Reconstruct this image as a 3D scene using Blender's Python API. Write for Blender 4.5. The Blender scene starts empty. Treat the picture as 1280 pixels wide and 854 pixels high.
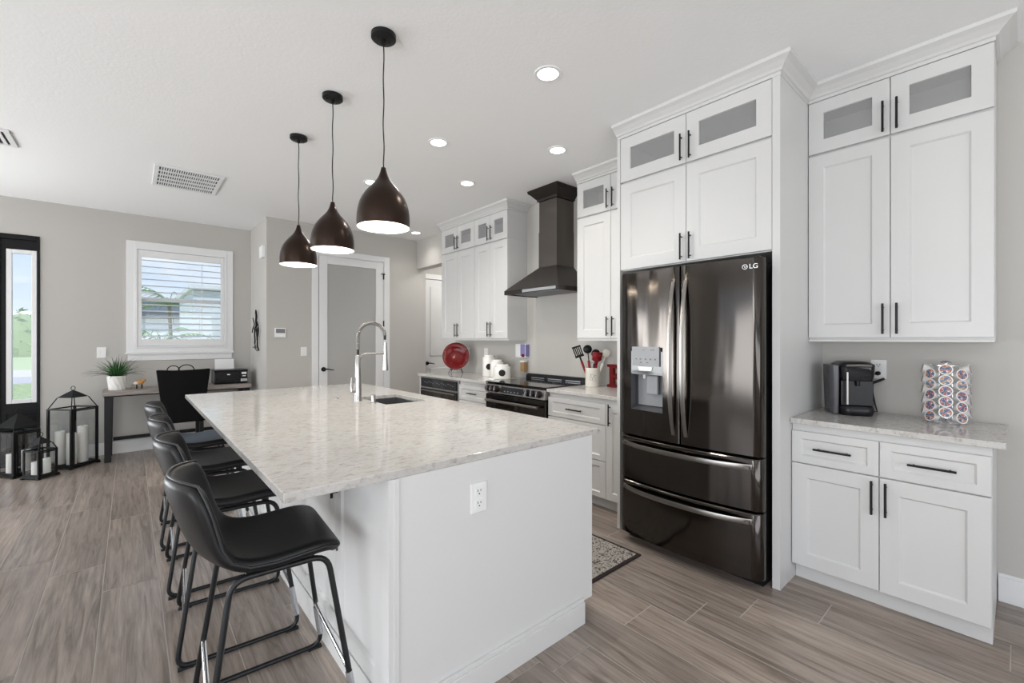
import bpy, bmesh, math, random
from mathutils import Vector, Matrix
random.seed(7)
D = bpy.data
S = bpy.context.scene
COL = S.collection
pi = math.pi

# ------------------------------------------------------------------ camera
cd = D.cameras.new('camera'); cam = D.objects.new('camera', cd); COL.objects.link(cam)
cd.sensor_width = 36.0; cd.lens = 550.0 / 1280.0 * 36.0
cd.shift_x = -1.0 / 1280.0; cd.shift_y = -3.0 / 1280.0
cd.clip_start = 0.05; cd.clip_end = 400
cam.location = (0, 0, 1.40); cam.rotation_euler = (pi / 2, 0, -0.716)
S.camera = cam

# ------------------------------------------------------------------ exposure
S.view_settings.view_transform = 'Standard'; S.view_settings.look = 'None'
S.view_settings.gamma = 1.0; S.view_settings.use_curve_mapping = False
S.view_settings.exposure = 0.0

# ------------------------------------------------------------------ world: blue sky with soft clouds
W = D.worlds.new('sky'); S.world = W; W.use_nodes = True
nt = W.node_tree; nt.nodes.clear()
def N(t, typ, **kw):
    n = t.nodes.new(typ)
    for k, v in kw.items():
        if hasattr(n, k) and k not in ('Scale',): setattr(n, k, v)
    return n
out = N(nt, 'ShaderNodeOutputWorld'); bg = N(nt, 'ShaderNodeBackground')
tc = N(nt, 'ShaderNodeTexCoord'); sep = N(nt, 'ShaderNodeSeparateXYZ'); rmp = N(nt, 'ShaderNodeValToRGB')
nt.links.new(tc.outputs['Generated'], sep.inputs[0]); nt.links.new(sep.outputs[2], rmp.inputs[0])
rmp.color_ramp.elements[0].position = 0.0; rmp.color_ramp.elements[0].color = (.82, .90, 1.0, 1)
rmp.color_ramp.elements[1].position = 0.45; rmp.color_ramp.elements[1].color = (.16, .42, .86, 1)
mp = N(nt, 'ShaderNodeMapping'); mp.inputs['Scale'].default_value = (1, 1, 2.6)
nz = N(nt, 'ShaderNodeTexNoise'); nz.inputs['Scale'].default_value = 3.4; nz.inputs['Detail'].default_value = 7
cr = N(nt, 'ShaderNodeValToRGB'); cr.color_ramp.elements[0].position = .47; cr.color_ramp.elements[1].position = .66
mx = N(nt, 'ShaderNodeMixRGB'); mx.inputs[2].default_value = (1, 1, 1, 1)
nt.links.new(tc.outputs['Generated'], mp.inputs[0]); nt.links.new(mp.outputs[0], nz.inputs[0])
nt.links.new(nz.outputs[0], cr.inputs[0]); nt.links.new(cr.outputs[0], mx.inputs[0])
nt.links.new(rmp.outputs[0], mx.inputs[1]); nt.links.new(mx.outputs[0], bg.inputs[0])
bg.inputs[1].default_value = 1.15
nt.links.new(bg.outputs[0], out.inputs[0])

# ------------------------------------------------------------------ lights
def area(name, loc, direction, sx, sy, power, color=(1, 1, 1), spread=None):
    l = D.lights.new(name, 'AREA'); l.shape = 'RECTANGLE'; l.size = sx; l.size_y = sy
    l.energy = power; l.color = color
    if spread: l.spread = spread
    o = D.objects.new(name, l); COL.objects.link(o); o.location = loc
    o.rotation_euler = Vector(direction).to_track_quat('-Z', 'Y').to_euler()
    return o
def lamp(name, typ, loc, power, color, r=.05, **kw):
    l = D.lights.new(name, typ); l.energy = power; l.color = color
    l.shadow_soft_size = r
    for k, v in kw.items(): setattr(l, k, v)
    o = D.objects.new(name, l); COL.objects.link(o); o.location = loc
    return o
sun = lamp('sun', 'SUN', (0, 0, 20), 3.0, (1, .95, .88), .02)
sun.data.angle = .02; sun.rotation_euler = Vector((.35, .55, -.9)).to_track_quat('-Z', 'Y').to_euler()
# daylight through the glass sliders behind the camera and left, then added fill lamps
area('daylight_rear', (-.6, -3.75, 1.30), (0, 1, .75), 5.6, 2.3, 112, (.96, .98, 1))
area('daylight_left', (-4.75, .1, 1.20), (1, .35, .95), 4.6, 2.2, 190, (.95, .975, 1))
area('fill_left_narrow', (-4.75, 6.35, 1.25), (1, -.25, .8), .75, 2.2, 80, (.95, .975, 1))  # added lamp behind an invented narrow opening, for a streak on the refrigerator
area('fill_far', (-3.4, 7.5, 1.25), (.15, -1, .9), 2.0, 2.2, 185, (.95, .975, 1))  # added fill behind an invented opening, tilted up to brighten the far ceiling
area('hall_fill', (4.3, 5.6, 2.9), (0, .3, -1), .5, .3, 14, (1, .98, .95))  # unseen fill lamp added under the hall ceiling to brighten the hall door

# ------------------------------------------------------------------ materials
MATS = {}
def mat(name, color=(.8, .8, .8), rough=.5, metal=0., **kw):
    m = D.materials.new(name); m.use_nodes = True
    b = m.node_tree.nodes['Principled BSDF']
    b.inputs['Base Color'].default_value = (*color, 1); b.inputs['Roughness'].default_value = rough
    b.inputs['Metallic'].default_value = metal
    for k, v in kw.items(): b.inputs[k.replace('_', ' ')].default_value = v
    MATS[name] = m
    return m
def noise_bump(m, scale, strength, dist=.002, detail=3, coord='Object', stretch=None):
    t = m.node_tree; b = t.nodes['Principled BSDF']
    c = t.nodes.new('ShaderNodeTexCoord'); n = t.nodes.new('ShaderNodeTexNoise'); bp = t.nodes.new('ShaderNodeBump')
    n.inputs['Scale'].default_value = scale; n.inputs['Detail'].default_value = detail
    bp.inputs['Strength'].default_value = strength; bp.inputs['Distance'].default_value = dist
    src = c.outputs[coord]
    if stretch:
        mpp = t.nodes.new('ShaderNodeMapping'); mpp.inputs['Scale'].default_value = stretch
        t.links.new(src, mpp.inputs[0]); src = mpp.outputs[0]
    t.links.new(src, n.inputs[0]); t.links.new(n.outputs[0], bp.inputs['Height'])
    t.links.new(bp.outputs[0], b.inputs['Normal'])
    return n
def noise_color(m, scale, stops, detail=4, coord='Object', stretch=None):
    t = m.node_tree; b = t.nodes['Principled BSDF']
    c = t.nodes.new('ShaderNodeTexCoord'); n = t.nodes.new('ShaderNodeTexNoise'); r = t.nodes.new('ShaderNodeValToRGB')
    n.inputs['Scale'].default_value = scale; n.inputs['Detail'].default_value = detail
    src = c.outputs[coord]
    if stretch:
        mpp = t.nodes.new('ShaderNodeMapping'); mpp.inputs['Scale'].default_value = stretch
        t.links.new(src, mpp.inputs[0]); src = mpp.outputs[0]
    t.links.new(src, n.inputs[0]); t.links.new(n.outputs[0], r.inputs[0])
    els = r.color_ramp.elements
    while len(els) < len(stops): els.new(.5)
    for e, (p, cc) in zip(els, stops): e.position = p; e.color = (*cc, 1)
    t.links.new(r.outputs[0], b.inputs['Base Color'])
    return r
WALLC = (.52, .502, .472)
mat('wall_paint', WALLC, .75); noise_bump(MATS['wall_paint'], 130, .12)
mat('ceiling_paint', (.88, .88, .88), .85); noise_bump(MATS['ceiling_paint'], 60, .35, .003)
mat('trim_paint', (.80, .80, .80), .35)
mat('cabinet_paint', (.635, .63, .62), .4)
mat('cabinet_inside', (.62, .62, .62), .5)
mat('island_paint', (.705, .70, .69), .45)
mat('black_metal', (.007, .007, .0075), .4, Specular_IOR_Level=.3)
mat('black_tube', (.008, .009, .010), .35, Specular_IOR_Level=.4)
mat('black_plastic', (.008, .008, .010), .3, Specular_IOR_Level=.3)
mat('black_gloss', (.01, .01, .012), .06)
mat('tank_gray', (.085, .085, .095), .25)
mat('gray_plastic', (.20, .20, .22), .4)
mat('white_plastic', (.85, .85, .84), .35)
mat('dark_slot', (.03, .03, .03), .6)
mat('chrome', (.82, .82, .84), .12, 1.0)
mat('brushed_nickel', (.44, .43, .415), .27, 1.0)
mat('steel', (.42, .42, .43), .3, 1.0)
mat('black_steel', (.078, .070, .064), .13, 1.0); noise_bump(MATS['black_steel'], 1.0, .30, .02, 1, 'Object', (1, 7, .9))
mat('black_steel_dark', (.05, .047, .045), .3, .9)
mat('handle_steel', (.30, .285, .27), .28, 1.0)
mat('hood_steel', (.16, .145, .135), .2, 1.0)
mat('hood_dark', (.030, .024, .021), .3, .5)
mat('display_silver', (.30, .31, .325), .4)
mat('logo_silver', (.8, .8, .8), .3, .5)
mat('bronze', (.036, .022, .016), .28, .8)
mat('shade_inside', (.9, .88, .84), .5)
mat('leather', (.006, .006, .0065), .36, Specular_IOR_Level=.35); noise_bump(MATS['leather'], 260, .25, .0012)
mat('piping', (.02, .02, .022), .4)
mat('clear_sleeve', (.55, .57, .60), .12, .75)
mat('rubber', (.01, .01, .01), .8)
mat('chair_fabric', (.004, .004, .0045), .75, Specular_IOR_Level=.15); noise_bump(MATS['chair_fabric'], 300, .3)
mat('desk_wood', (.30, .265, .24), .5)
noise_color(MATS['desk_wood'], 6, [(.3, (.22, .19, .17)), (.7, (.38, .34, .31))], stretch=(1, 12, 12))
mat('candle_wax', (.86, .84, .80), .5, Subsurface_Weight=.2)
mat('red_glaze', (.15, .002, .003), .12, Specular_IOR_Level=.22)
mat('red_paint', (.13, .004, .005), .4, Specular_IOR_Level=.25)
mat('red_silicone', (.24, .008, .012), .35, Specular_IOR_Level=.3)
mat('ceramic', (.84, .83, .79), .18)
mat('ceramic_cream', (.80, .77, .70), .3)
mat('leaf', (.03, .16, .03), .45)
noise_color(MATS['leaf'], 9, [(.3, (.010, .05, .012)), (.62, (.05, .24, .045))])
mat('leaf_dark', (.022, .028, .020), .55)
mat('soil', (.03, .022, .018), .9)
mat('paper', (.88, .88, .88), .6)
mat('orange_clay', (.62, .30, .10), .6)
mat('driftwood', (.45, .38, .33), .8)
mat('spice', (.45, .27, .12), .7)
mat('violet_print', (.22, .20, .42), .5)
mat('pod_cup', (.82, .81, .79), .35)
mat('door_black', (.005, .005, .006), .4, Specular_IOR_Level=.2)
mat('grass', (.14, .30, .05), .9)
noise_color(MATS['grass'], 14, [(.35, (.34, .42, .18)), (.65, (.55, .62, .34))])
mat('concrete', (.62, .58, .55), .9)
mat('roof_slate', (.10, .12, .15), .8)
mat('house_white', (.75, .78, .82), .8)
mat('palm_leaf', (.16, .30, .08), .6)
mat('palm_trunk', (.22, .17, .12), .9)
mat('bush', (.30, .40, .20), .9)
mat('rug_edge', (.022, .012, .010), .95)
m = mat('rug_pile', (.4, .37, .33), .98)
noise_color(m, 62, [(.38, (.075, .055, .05)), (.46, (.30, .27, .24)), (.56, (.50, .47, .43)), (.66, (.16, .13, .12))], 6)
noise_bump(m, 220, .8, .004)
def emis(name, color, strength):
    m = D.materials.new(name); m.use_nodes = True; t = m.node_tree; t.nodes.clear()
    o = t.nodes.new('ShaderNodeOutputMaterial'); e = t.nodes.new('ShaderNodeEmission')
    e.inputs[0].default_value = (*color, 1); e.inputs[1].default_value = strength
    t.links.new(e.outputs[0], o.inputs[0]); MATS[name] = m
emis('lamp_glow', (1, .97, .92), 7.0)
emis('bulb_glow', (1, .90, .74), 9.0)
emis('display_glow', (.75, .85, 1), .5)
def thin_glass(name, tint=(1, 1, 1), gloss=.12, diffuse=0., dcol=(.5, .5, .5), rough=.02):
    m = D.materials.new(name); m.use_nodes = True; t = m.node_tree; t.nodes.clear()
    o = t.nodes.new('ShaderNodeOutputMaterial'); tr = t.nodes.new('ShaderNodeBsdfTransparent'); g = t.nodes.new('ShaderNodeBsdfGlossy')
    tr.inputs[0].default_value = (*tint, 1); g.inputs['Roughness'].default_value = rough
    f0 = t.nodes.new('ShaderNodeLayerWeight'); f0.inputs[0].default_value = .5; f = t.nodes.new('ShaderNodeMath'); f.operation = 'POWER'; f.inputs[1].default_value = 5.0; t.links.new(f0.outputs['Facing'], f.inputs[0])
    mxs = t.nodes.new('ShaderNodeMixShader'); ad = t.nodes.new('ShaderNodeMath'); ad.operation = 'ADD'; ad.inputs[1].default_value = gloss * .35
    t.links.new(f.outputs[0], ad.inputs[0]); t.links.new(ad.outputs[0], mxs.inputs[0])
    t.links.new(tr.outputs[0], mxs.inputs[1]); t.links.new(g.outputs[0], mxs.inputs[2])
    last = mxs
    if diffuse > 0:
        d = t.nodes.new('ShaderNodeBsdfDiffuse'); d.inputs[0].default_value = (*dcol, 1)
        m2 = t.nodes.new('ShaderNodeMixShader'); m2.inputs[0].default_value = diffuse
        t.links.new(mxs.outputs[0], m2.inputs[1]); t.links.new(d.outputs[0], m2.inputs[2]); last = m2
    t.links.new(last.outputs[0], o.inputs[0]); MATS[name] = m
thin_glass('clear_glass', (.96, .97, .97))
thin_glass('cabinet_glass', (.92, .92, .92), .12, .22, (.70, .70, .70))
thin_glass('frost_glass', (.3, .3, .3), .3, .88, (.50, .495, .48), .12)
thin_glass('sidelight_glass', (.97, .98, 1.0))
# quartz worktop
m = mat('quartz', (.7, .68, .64), .07); t = m.node_tree; b = t.nodes['Principled BSDF']
c = t.nodes.new('ShaderNodeTexCoord')
def tnoise(t, src, scale, detail, rough=.5, stretch=(1, 1, 1), dist=0.):
    mpp = t.nodes.new('ShaderNodeMapping'); mpp.inputs['Scale'].default_value = stretch
    n = t.nodes.new('ShaderNodeTexNoise'); n.inputs['Scale'].default_value = scale; n.inputs['Detail'].default_value = detail
    n.inputs['Roughness'].default_value = rough; n.inputs['Distortion'].default_value = dist
    t.links.new(src, mpp.inputs[0]); t.links.new(mpp.outputs[0], n.inputs[0]); return n
def ramp(t, src, stops):
    r = t.nodes.new('ShaderNodeValToRGB'); els = r.color_ramp.elements
    while len(els) < len(stops): els.new(.5)
    for e, (p, cc) in zip(els, stops): e.position = p; e.color = (*cc, 1)
    t.links.new(src, r.inputs[0]); return r
def mixc(t, typ, a, bb, fac=1.0):
    x = t.nodes.new('ShaderNodeMixRGB'); x.blend_type = typ
    if isinstance(fac, float): x.inputs[0].default_value = fac
    else: t.links.new(fac, x.inputs[0])
    t.links.new(a, x.inputs[1])
    if isinstance(bb, tuple): x.inputs[2].default_value = (*bb, 1)
    else: t.links.new(bb, x.inputs[2])
    return x
n1 = tnoise(t, c.outputs['Object'], 4.5, 5, .6); n2 = tnoise(t, c.outputs['Object'], 42, 6, .65, (.7, 1.3, 1), .4)
n3 = tnoise(t, c.outputs['Object'], 110, 4, .6)
r1 = ramp(t, n1.outputs[0], [(.3, (.52, .495, .47)), (.5, (.565, .55, .53)), (.7, (.58, .555, .53))])
r2 = ramp(t, n2.outputs[0], [(.33, (.62, .60, .575)), (.42, (.88, .87, .855)), (.52, (1, 1, 1))])
r3 = ramp(t, n3.outputs[0], [(.33, (.84, .83, .81)), (.45, (1, 1, 1))])
q = mixc(t, 'MULTIPLY', r1.outputs[0], r2.outputs[0], .9); q = mixc(t, 'MULTIPLY', q.outputs[0], r3.outputs[0], .7)
t.links.new(q.outputs[0], b.inputs['Base Color'])
# wood-look floor tiles; the mesh stores a tone and a texture shift for every plank
m = mat('floor_tile', (.3, .25, .22), .3); t = m.node_tree; b = t.nodes['Principled BSDF']
at = t.nodes.new('ShaderNodeAttribute'); at.attribute_name = 'plank'
sp = t.nodes.new('ShaderNodeSeparateColor'); t.links.new(at.outputs['Color'], sp.inputs[0])
gp = t.nodes.new('ShaderNodeNewGeometry'); cm = t.nodes.new('ShaderNodeCombineXYZ')
mul = t.nodes.new('ShaderNodeMath'); mul.operation = 'MULTIPLY'; mul.inputs[1].default_value = 37.0
t.links.new(sp.outputs[1], mul.inputs[0]); t.links.new(mul.outputs[0], cm.inputs[0]); t.links.new(mul.outputs[0], cm.inputs[1]); t.links.new(mul.outputs[0], cm.inputs[2])
va = t.nodes.new('ShaderNodeVectorMath'); va.operation = 'ADD'
t.links.new(gp.outputs['Position'], va.inputs[0]); t.links.new(cm.outputs[0], va.inputs[1])
g1 = tnoise(t, va.outputs[0], 1.0, 6, .62, (26, 1.6, 1), 1.2); g2 = tnoise(t, va.outputs[0], 1.0, 5, .7, (120, 5, 1), .3)
g0 = tnoise(t, va.outputs[0], 1.0, 3, .5, (5, .9, 1), .5)
c0 = ramp(t, g0.outputs[0], [(.3, (.275, .225, .190)), (.7, (.372, .312, .268))])
c1 = ramp(t, g1.outputs[0], [(.32, (.50, .48, .46)), (.50, (.95, .95, .95)), (.68, (1.25, 1.25, 1.25))])
c2 = ramp(t, g2.outputs[0], [(.3, (.74, .73, .72)), (.6, (1.08, 1.08, 1.08))])
q = mixc(t, 'MULTIPLY', c0.outputs[0], c1.outputs[0], .95); q = mixc(t, 'MULTIPLY', q.outputs[0], c2.outputs[0], .9)
tn = ramp(t, sp.outputs[0], [(0, (.86, .86, .87)), (1, (1.14, 1.13, 1.12))])
q = mixc(t, 'MULTIPLY', q.outputs[0], tn.outputs[0])
t.links.new(q.outputs[0], b.inputs['Base Color'])
bp = t.nodes.new('ShaderNodeBump'); bp.inputs['Strength'].default_value = .15; bp.inputs['Distance'].default_value = .001
t.links.new(g1.outputs[0], bp.inputs['Height']); t.links.new(bp.outputs[0], b.inputs['Normal'])
mat('grout', (.52, .48, .44), .8)
# patterned lids of the coffee pods
def pod_lid(name, a, bcol):
    m = mat(name, a, .3); t = m.node_tree; b = t.nodes['Principled BSDF']; c = t.nodes.new('ShaderNodeTexCoord')
    n = tnoise(t, c.outputs['Object'], 60, 2, .5)
    r = ramp(t, n.outputs[0], [(.44, a), (.47, (.75, .72, .70)), (.50, bcol), (.62, bcol)])
    r.color_ramp.interpolation = 'CONSTANT'
    t.links.new(r.outputs[0], b.inputs['Base Color'])
pod_lid('lid_orange_blue', (.40, .16, .09), (.10, .13, .24)); pod_lid('lid_red_blue', (.36, .10, .10), (.09, .12, .22))
pod_lid('lid_tan_blue', (.48, .28, .16), (.14, .19, .30))

# ------------------------------------------------------------------ mesh helpers
MX = Matrix(((0, 0, -1, 0), (1, 0, 0, 0), (0, 1, 0, 0), (0, 0, 0, 1)))    # (u,v,w) -> x=-w, y=u, z=v : front faces -X
MY = Matrix(((1, 0, 0, 0), (0, 0, -1, 0), (0, 1, 0, 0), (0, 0, 0, 1)))    # x=u, y=-w, z=v : front faces -Y
def basis(o):
    m = Matrix.Identity(4); ch = []
    while o: ch.append(o); o = o.parent
    for x in reversed(ch): m = m @ x.matrix_basis
    return m
class MB:
    def __init__(s): s.bm = bmesh.new()
    def poly(s, pts, M=None):
        vs = [s.bm.verts.new((M @ Vector(p)) if M else p) for p in pts]
        try: return s.bm.faces.new(vs)
        except ValueError: return None
    def box(s, x0, x1, y0, y1, z0, z1, M=None):
        c = [(x, y, z) for x in (x0, x1) for y in (y0, y1) for z in (z0, z1)]
        v = [s.bm.verts.new((M @ Vector(p)) if M else p) for p in c]
        for f in ((0, 1, 3, 2), (4, 6, 7, 5), (0, 4, 5, 1), (2, 3, 7, 6), (0, 2, 6, 4), (1, 5, 7, 3)):
            s.bm.faces.new([v[i] for i in f])
        return s
    def prism(s, pts, h0, h1, M=None):
        a = [s.bm.verts.new((M @ Vector((p[0], p[1], h0))) if M else (p[0], p[1], h0)) for p in pts]
        b = [s.bm.verts.new((M @ Vector((p[0], p[1], h1))) if M else (p[0], p[1], h1)) for p in pts]
        n = len(pts)
        s.bm.faces.new(a[::-1]); s.bm.faces.new(b)
        for i in range(n): s.bm.faces.new((a[i], a[(i + 1) % n], b[(i + 1) % n], b[i]))
        return s
    def ring(s, rings, closed=True, caps=True):
        R = [[s.bm.verts.new(p) for p in r] for r in rings]
        for a, b in zip(R, R[1:]):
            n = len(a)
            for i in range(n if closed else n - 1):
                s.bm.faces.new((a[i], a[(i + 1) % n], b[(i + 1) % n], b[i]))
        if caps: s.bm.faces.new(R[0][::-1]); s.bm.faces.new(R[-1])
        return s
    def tube(s, path, r, seg=10, closed=False, caps=True, flat=1.0, up=None):
        P = [Vector(p) for p in path]; n = len(P); rings = []
        rs = r if isinstance(r, (list, tuple)) else [r] * n
        prev = None
        for i, p in enumerate(P):
            if closed: d = P[(i + 1) % n] - P[i - 1]
            else: d = P[min(i + 1, n - 1)] - P[max(i - 1, 0)]
            d.normalize()
            if prev is None:
                a = Vector(up) if up else (Vector((0, 0, 1)) if abs(d.z) < .9 else Vector((1, 0, 0)))
            else: a = prev
            a = (a - d * a.dot(d)).normalized(); prev = a; b = d.cross(a)
            rings.append([p + (a * math.cos(k * 2 * pi / seg) * flat + b * math.sin(k * 2 * pi / seg)) * rs[i] for k in range(seg)])
        if closed: rings.append(rings[0]); 
        s.ring(rings, True, caps and not closed)
        if closed: bmesh.ops.remove_doubles(s.bm, verts=s.bm.verts, dist=1e-6)
        return s
    def cyl(s, p0, p1, r, r2=None, seg=20): return s.tube([p0, p1], [r, r if r2 is None else r2], seg)
    def lathe(s, prof, o=(0, 0, 0), seg=32, M=None, sx=1., sy=1.):
        R = []
        for r, z in prof:
            ring = []
            for k in range(seg):
                a = 2 * pi * k / seg; p = Vector((r * sx * math.cos(a), r * sy * math.sin(a), z))
                if M: p = M @ p
                ring.append(p + Vector(o))
            R.append(ring)
        return s.ring(R, True, True)
    def sphere(s, c, r, sc=(1, 1, 1), seg=16):
        m = Matrix.Translation(c) @ Matrix.Diagonal((sc[0], sc[1], sc[2], 1))
        bmesh.ops.create_uvsphere(s.bm, u_segments=seg, v_segments=seg // 2 + 2, radius=r, matrix=m); return s
    def build(s, name, m, parent=None, loc=None, smooth=False, bevel=0., bseg=2, sub=0, solid=0.):
        bmesh.ops.remove_doubles(s.bm, verts=s.bm.verts, dist=1e-6) if smooth else None
        bmesh.ops.recalc_face_normals(s.bm, faces=s.bm.faces)
        me = D.meshes.new(name)
        if parent: s.bm.transform(basis(parent).inverted())
        elif loc is not None: s.bm.transform(Matrix.Translation(-Vector(loc)))
        s.bm.to_mesh(me); s.bm.free()
        o = D.objects.new(name, me); COL.objects.link(o)
        if parent: o.parent = parent
        elif loc is not None: o.location = loc
        for x in (m if isinstance(m, (list, tuple)) else [m]): me.materials.append(MATS[x])
        if smooth:
            for p in me.polygons: p.use_smooth = True
            if smooth != 'all':
                md = o.modifiers.new('split', 'EDGE_SPLIT'); md.split_angle = math.radians(40)
        if solid: md = o.modifiers.new('thickness', 'SOLIDIFY'); md.thickness = solid; md.offset = -1
        if sub: md = o.modifiers.new('smooth', 'SUBSURF'); md.levels = sub; md.render_levels = sub
        if bevel:
            md = o.modifiers.new('bevel', 'BEVEL'); md.width = bevel; md.segments = bseg; md.limit_method = 'ANGLE'; md.angle_limit = math.radians(40)
        return o
def tag(o, label, cat, group=None):
    o['label'] = label; o['category'] = cat
    if group: o['group'] = group
    return o
def thing(name, label, cat, loc=(0, 0, 0), rz=0, group=None):
    o = D.objects.new(name, None); COL.objects.link(o); o.location = loc; o.rotation_euler = (0, 0, rz); o.empty_display_size = .1
    return tag(o, label, cat, group)
def struct(o): o['kind'] = 'structure'; return o
def dup(root, loc, rz=0., label=None, group=None):
    r = root.copy(); COL.objects.link(r); r.location = loc; r.rotation_euler = (0, 0, rz)
    if label: r['label'] = label
    if group: r['group'] = group
    for ch in list(root.children):
        c2 = ch.copy(); COL.objects.link(c2); c2.parent = r
        for g in list(ch.children):
            g2 = g.copy(); COL.objects.link(g2); g2.parent = c2
    return r
def arc(c, r, a0, a1, n, ax=(1, 0, 0), ay=(0, 0, 1)):
    c = Vector(c); ax = Vector(ax); ay = Vector(ay)
    return [c + ax * r * math.cos(a0 + (a1 - a0) * i / n) + ay * r * math.sin(a0 + (a1 - a0) * i / n) for i in range(n + 1)]
def rounded(path, r, n=5, closed=False):
    P = [Vector(p) for p in path]; out = []; L = len(P)
    for i, p in enumerate(P):
        if not closed and i in (0, L - 1): out.append(p); continue
        a = P[i - 1]; b = P[(i + 1) % L]
        da = (a - p); db = (b - p); rr = min(r, da.length * .49, db.length * .49)
        pa = p + da.normalized() * rr; pb = p + db.normalized() * rr
        for k in range(n + 1):
            q = k / n; out.append(pa * (1 - q) ** 2 + p * 2 * q * (1 - q) + pb * q * q)
    return out

# ------------------------------------------------------------------ room dimensions
XW, CZ, YW, YB, XJ = 3.52, 2.96, 7.25, 6.28, 1.31
XL, YR = -4.6, -3.6
T = .14

# floor: grout bed + planks running along Y
L = 1.27; PW = .2428; X00 = .1265
known = {7: 1.267, 8: 1.085, 9: .92, 10: .646, 11: .023, -4: 4.245, -3: 4.015, -2: 3.728, -1: 3.325}
f = bmesh.new(); cl = f.loops.layers.color.new('plank')
def fq(x0, x1, y0, y1, z, mi, col):
    v = [f.verts.new(p) for p in ((x0, y0, z), (x1, y0, z), (x1, y1, z), (x0, y1, z))]
    fc = f.faces.new(v); fc.material_index = mi
    for l in fc.loops: l[cl] = col
fq(XL, 4.9, YR, YW + .1, -.0015, 1, (0, 0, 0, 1))
g = .0022
for k in range(-20, 20):
    x0 = X00 + k * PW; x1 = x0 + PW
    if x1 < XL or x0 > 4.9: continue
    off = known.get(k, random.random() * L) % L
    y = YR - L + off - (YR % L if False else 0)
    y = off - 5 * L
    while y < YW + .1:
        fq(max(x0 + g, XL), min(x1 - g, 4.9), max(y + g, YR), min(y + L - g, YW + .1), 0, 0, (random.random(), random.random(), 0, 1)) if (y + L - g > YR and y + g < YW + .1) else None
        y += L
me = D.meshes.new('floor'); f.to_mesh(me); f.free(); o = D.objects.new('floor', me); COL.objects.link(o)
me.materials.append(MATS['floor_tile']); me.materials.append(MATS['grout']); struct(o)
b = MB(); b.box(XL - T, 4.9 + T, YR - T, YW + T, -.12, -.004); struct(b.build('trim_slab', 'concrete'))
b = MB(); b.box(XL - T, 4.9 + T, YR - T, YW + T, CZ, CZ + .12); struct(b.build('ceiling', 'ceiling_paint'))

def wall_y(name, y0, y1, x0, x1, holes=(), m='wall_paint', z1=CZ):     # slab spanning x, with rectangular holes (xa,xb,za,zb)
    b = MB(); xs = sorted({x0, x1, *[h[0] for h in holes], *[h[1] for h in holes]})
    for a, c in zip(xs, xs[1:]):
        hs = sorted([h for h in holes if h[0] <= a + 1e-6 and h[1] >= c - 1e-6], key=lambda h: h[2]); z = 0.
        for h in hs:
            if h[2] > z: b.box(a, c, y0, y1, z, h[2])
            z = h[3]
        if z < z1: b.box(a, c, y0, y1, z, z1)
    return struct(b.build(name, m))
def wall_x(name, x0, x1, y0, y1, holes=(), m='wall_paint', zb=0., z1=CZ):
    b = MB(); ys = sorted({y0, y1, *[h[0] for h in holes], *[h[1] for h in holes]})
    for a, c in zip(ys, ys[1:]):
        hs = sorted([h for h in holes if h[0] <= a + 1e-6 and h[1] >= c - 1e-6], key=lambda h: h[2]); z = zb
        for h in hs:
            if h[2] > z: b.box(x0, x1, a, c, z, h[2])
            z = h[3]
        if z < z1: b.box(x0, x1, a, c, z, z1)
    return struct(b.build(name, m))
WH = (.035, 1.02, 1.28, 2.55)
wall_y('wall_window', YW, YW + T, XL - T, XJ, [(-2.1, -.766, 0, 2.555), WH, (-4.4, -2.4, .15, 2.5)])  # last hole is an added opening for the far fill lamp
wall_x('wall_jog', XJ, XJ + T, YB + T, YW + T)
wall_y('wall_pantry', YB, YB + T, XJ, 3.60, [(1.93, 2.89, 0, 2.56)])
wall_x('wall_kitchen', XW, XW + T, YR, 5.30)
wall_x('wall_header', 3.44, 3.60, 5.30, YB, zb=2.515)
wall_x('wall_left', XL - T, XL, YR, YW, [(-2.3, 2.5, .15, 2.5), (5.9, 6.8, .15, 2.5)])  # second hole is an added narrow opening, placed for the refrigerator's reflection
wall_y('wall_rear', YR - T, YR, XL - T, XW + T, [(-3.5, 2.3, .15, 2.5)])
# little hall behind the header
wall_y('wall_hall', 6.66, 6.66 + T, 3.46, 4.9 + T, [(3.78, 4.62, 0, 2.44)])
wall_x('wall_hall_end', 4.9, 4.9 + T, 5.16, 6.66)
wall_y('wall_hall_near', 5.16, 5.30, XW + T, 4.9)
wall_x('wall_pantry_side', 3.46, 3.60, YB + T, 6.66)

# frames of the unseen openings; the far and narrow ones are added for fill
def frame_y(name, x0, x1, z0, z1, y, w=.06, mull=()):
    b = MB()
    b.box(x0, x1, y, y + T, z0, z0 + w); b.box(x0, x1, y, y + T, z1 - w, z1)
    for xx in (x0, x1 - w, *mull): b.box(xx, xx + w, y, y + T, z0 + w, z1 - w)
    return struct(b.build(name, 'trim_paint'))
frame_y('window_1', -3.5, 2.3, .15, 2.5, YR - T, .07, (-1.6, .3))
b = MB()
for z in (.15, 2.43): b.box(-4.4, -2.4, YW, YW + T, z, z + .07)
for x in (-4.4, -3.435, -2.47): b.box(x, x + .07, YW, YW + T, .22, 2.43)
struct(b.build('added_window', 'trim_paint'))  # made-up window out of view, added to let the far fill in
b = MB()
for z in (.15, 2.43): b.box(XL - T, XL, -2.3, 2.5, z, z + .07); b.box(XL - T, XL, 5.9, 6.8, z, z + .07)
for y in (-2.3, .065, 2.43, 5.9, 6.73): b.box(XL - T, XL, y, y + .07, .22, 2.43)
struct(b.build('window_2', 'trim_paint'))  # includes the added narrow opening beside the big slider

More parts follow.
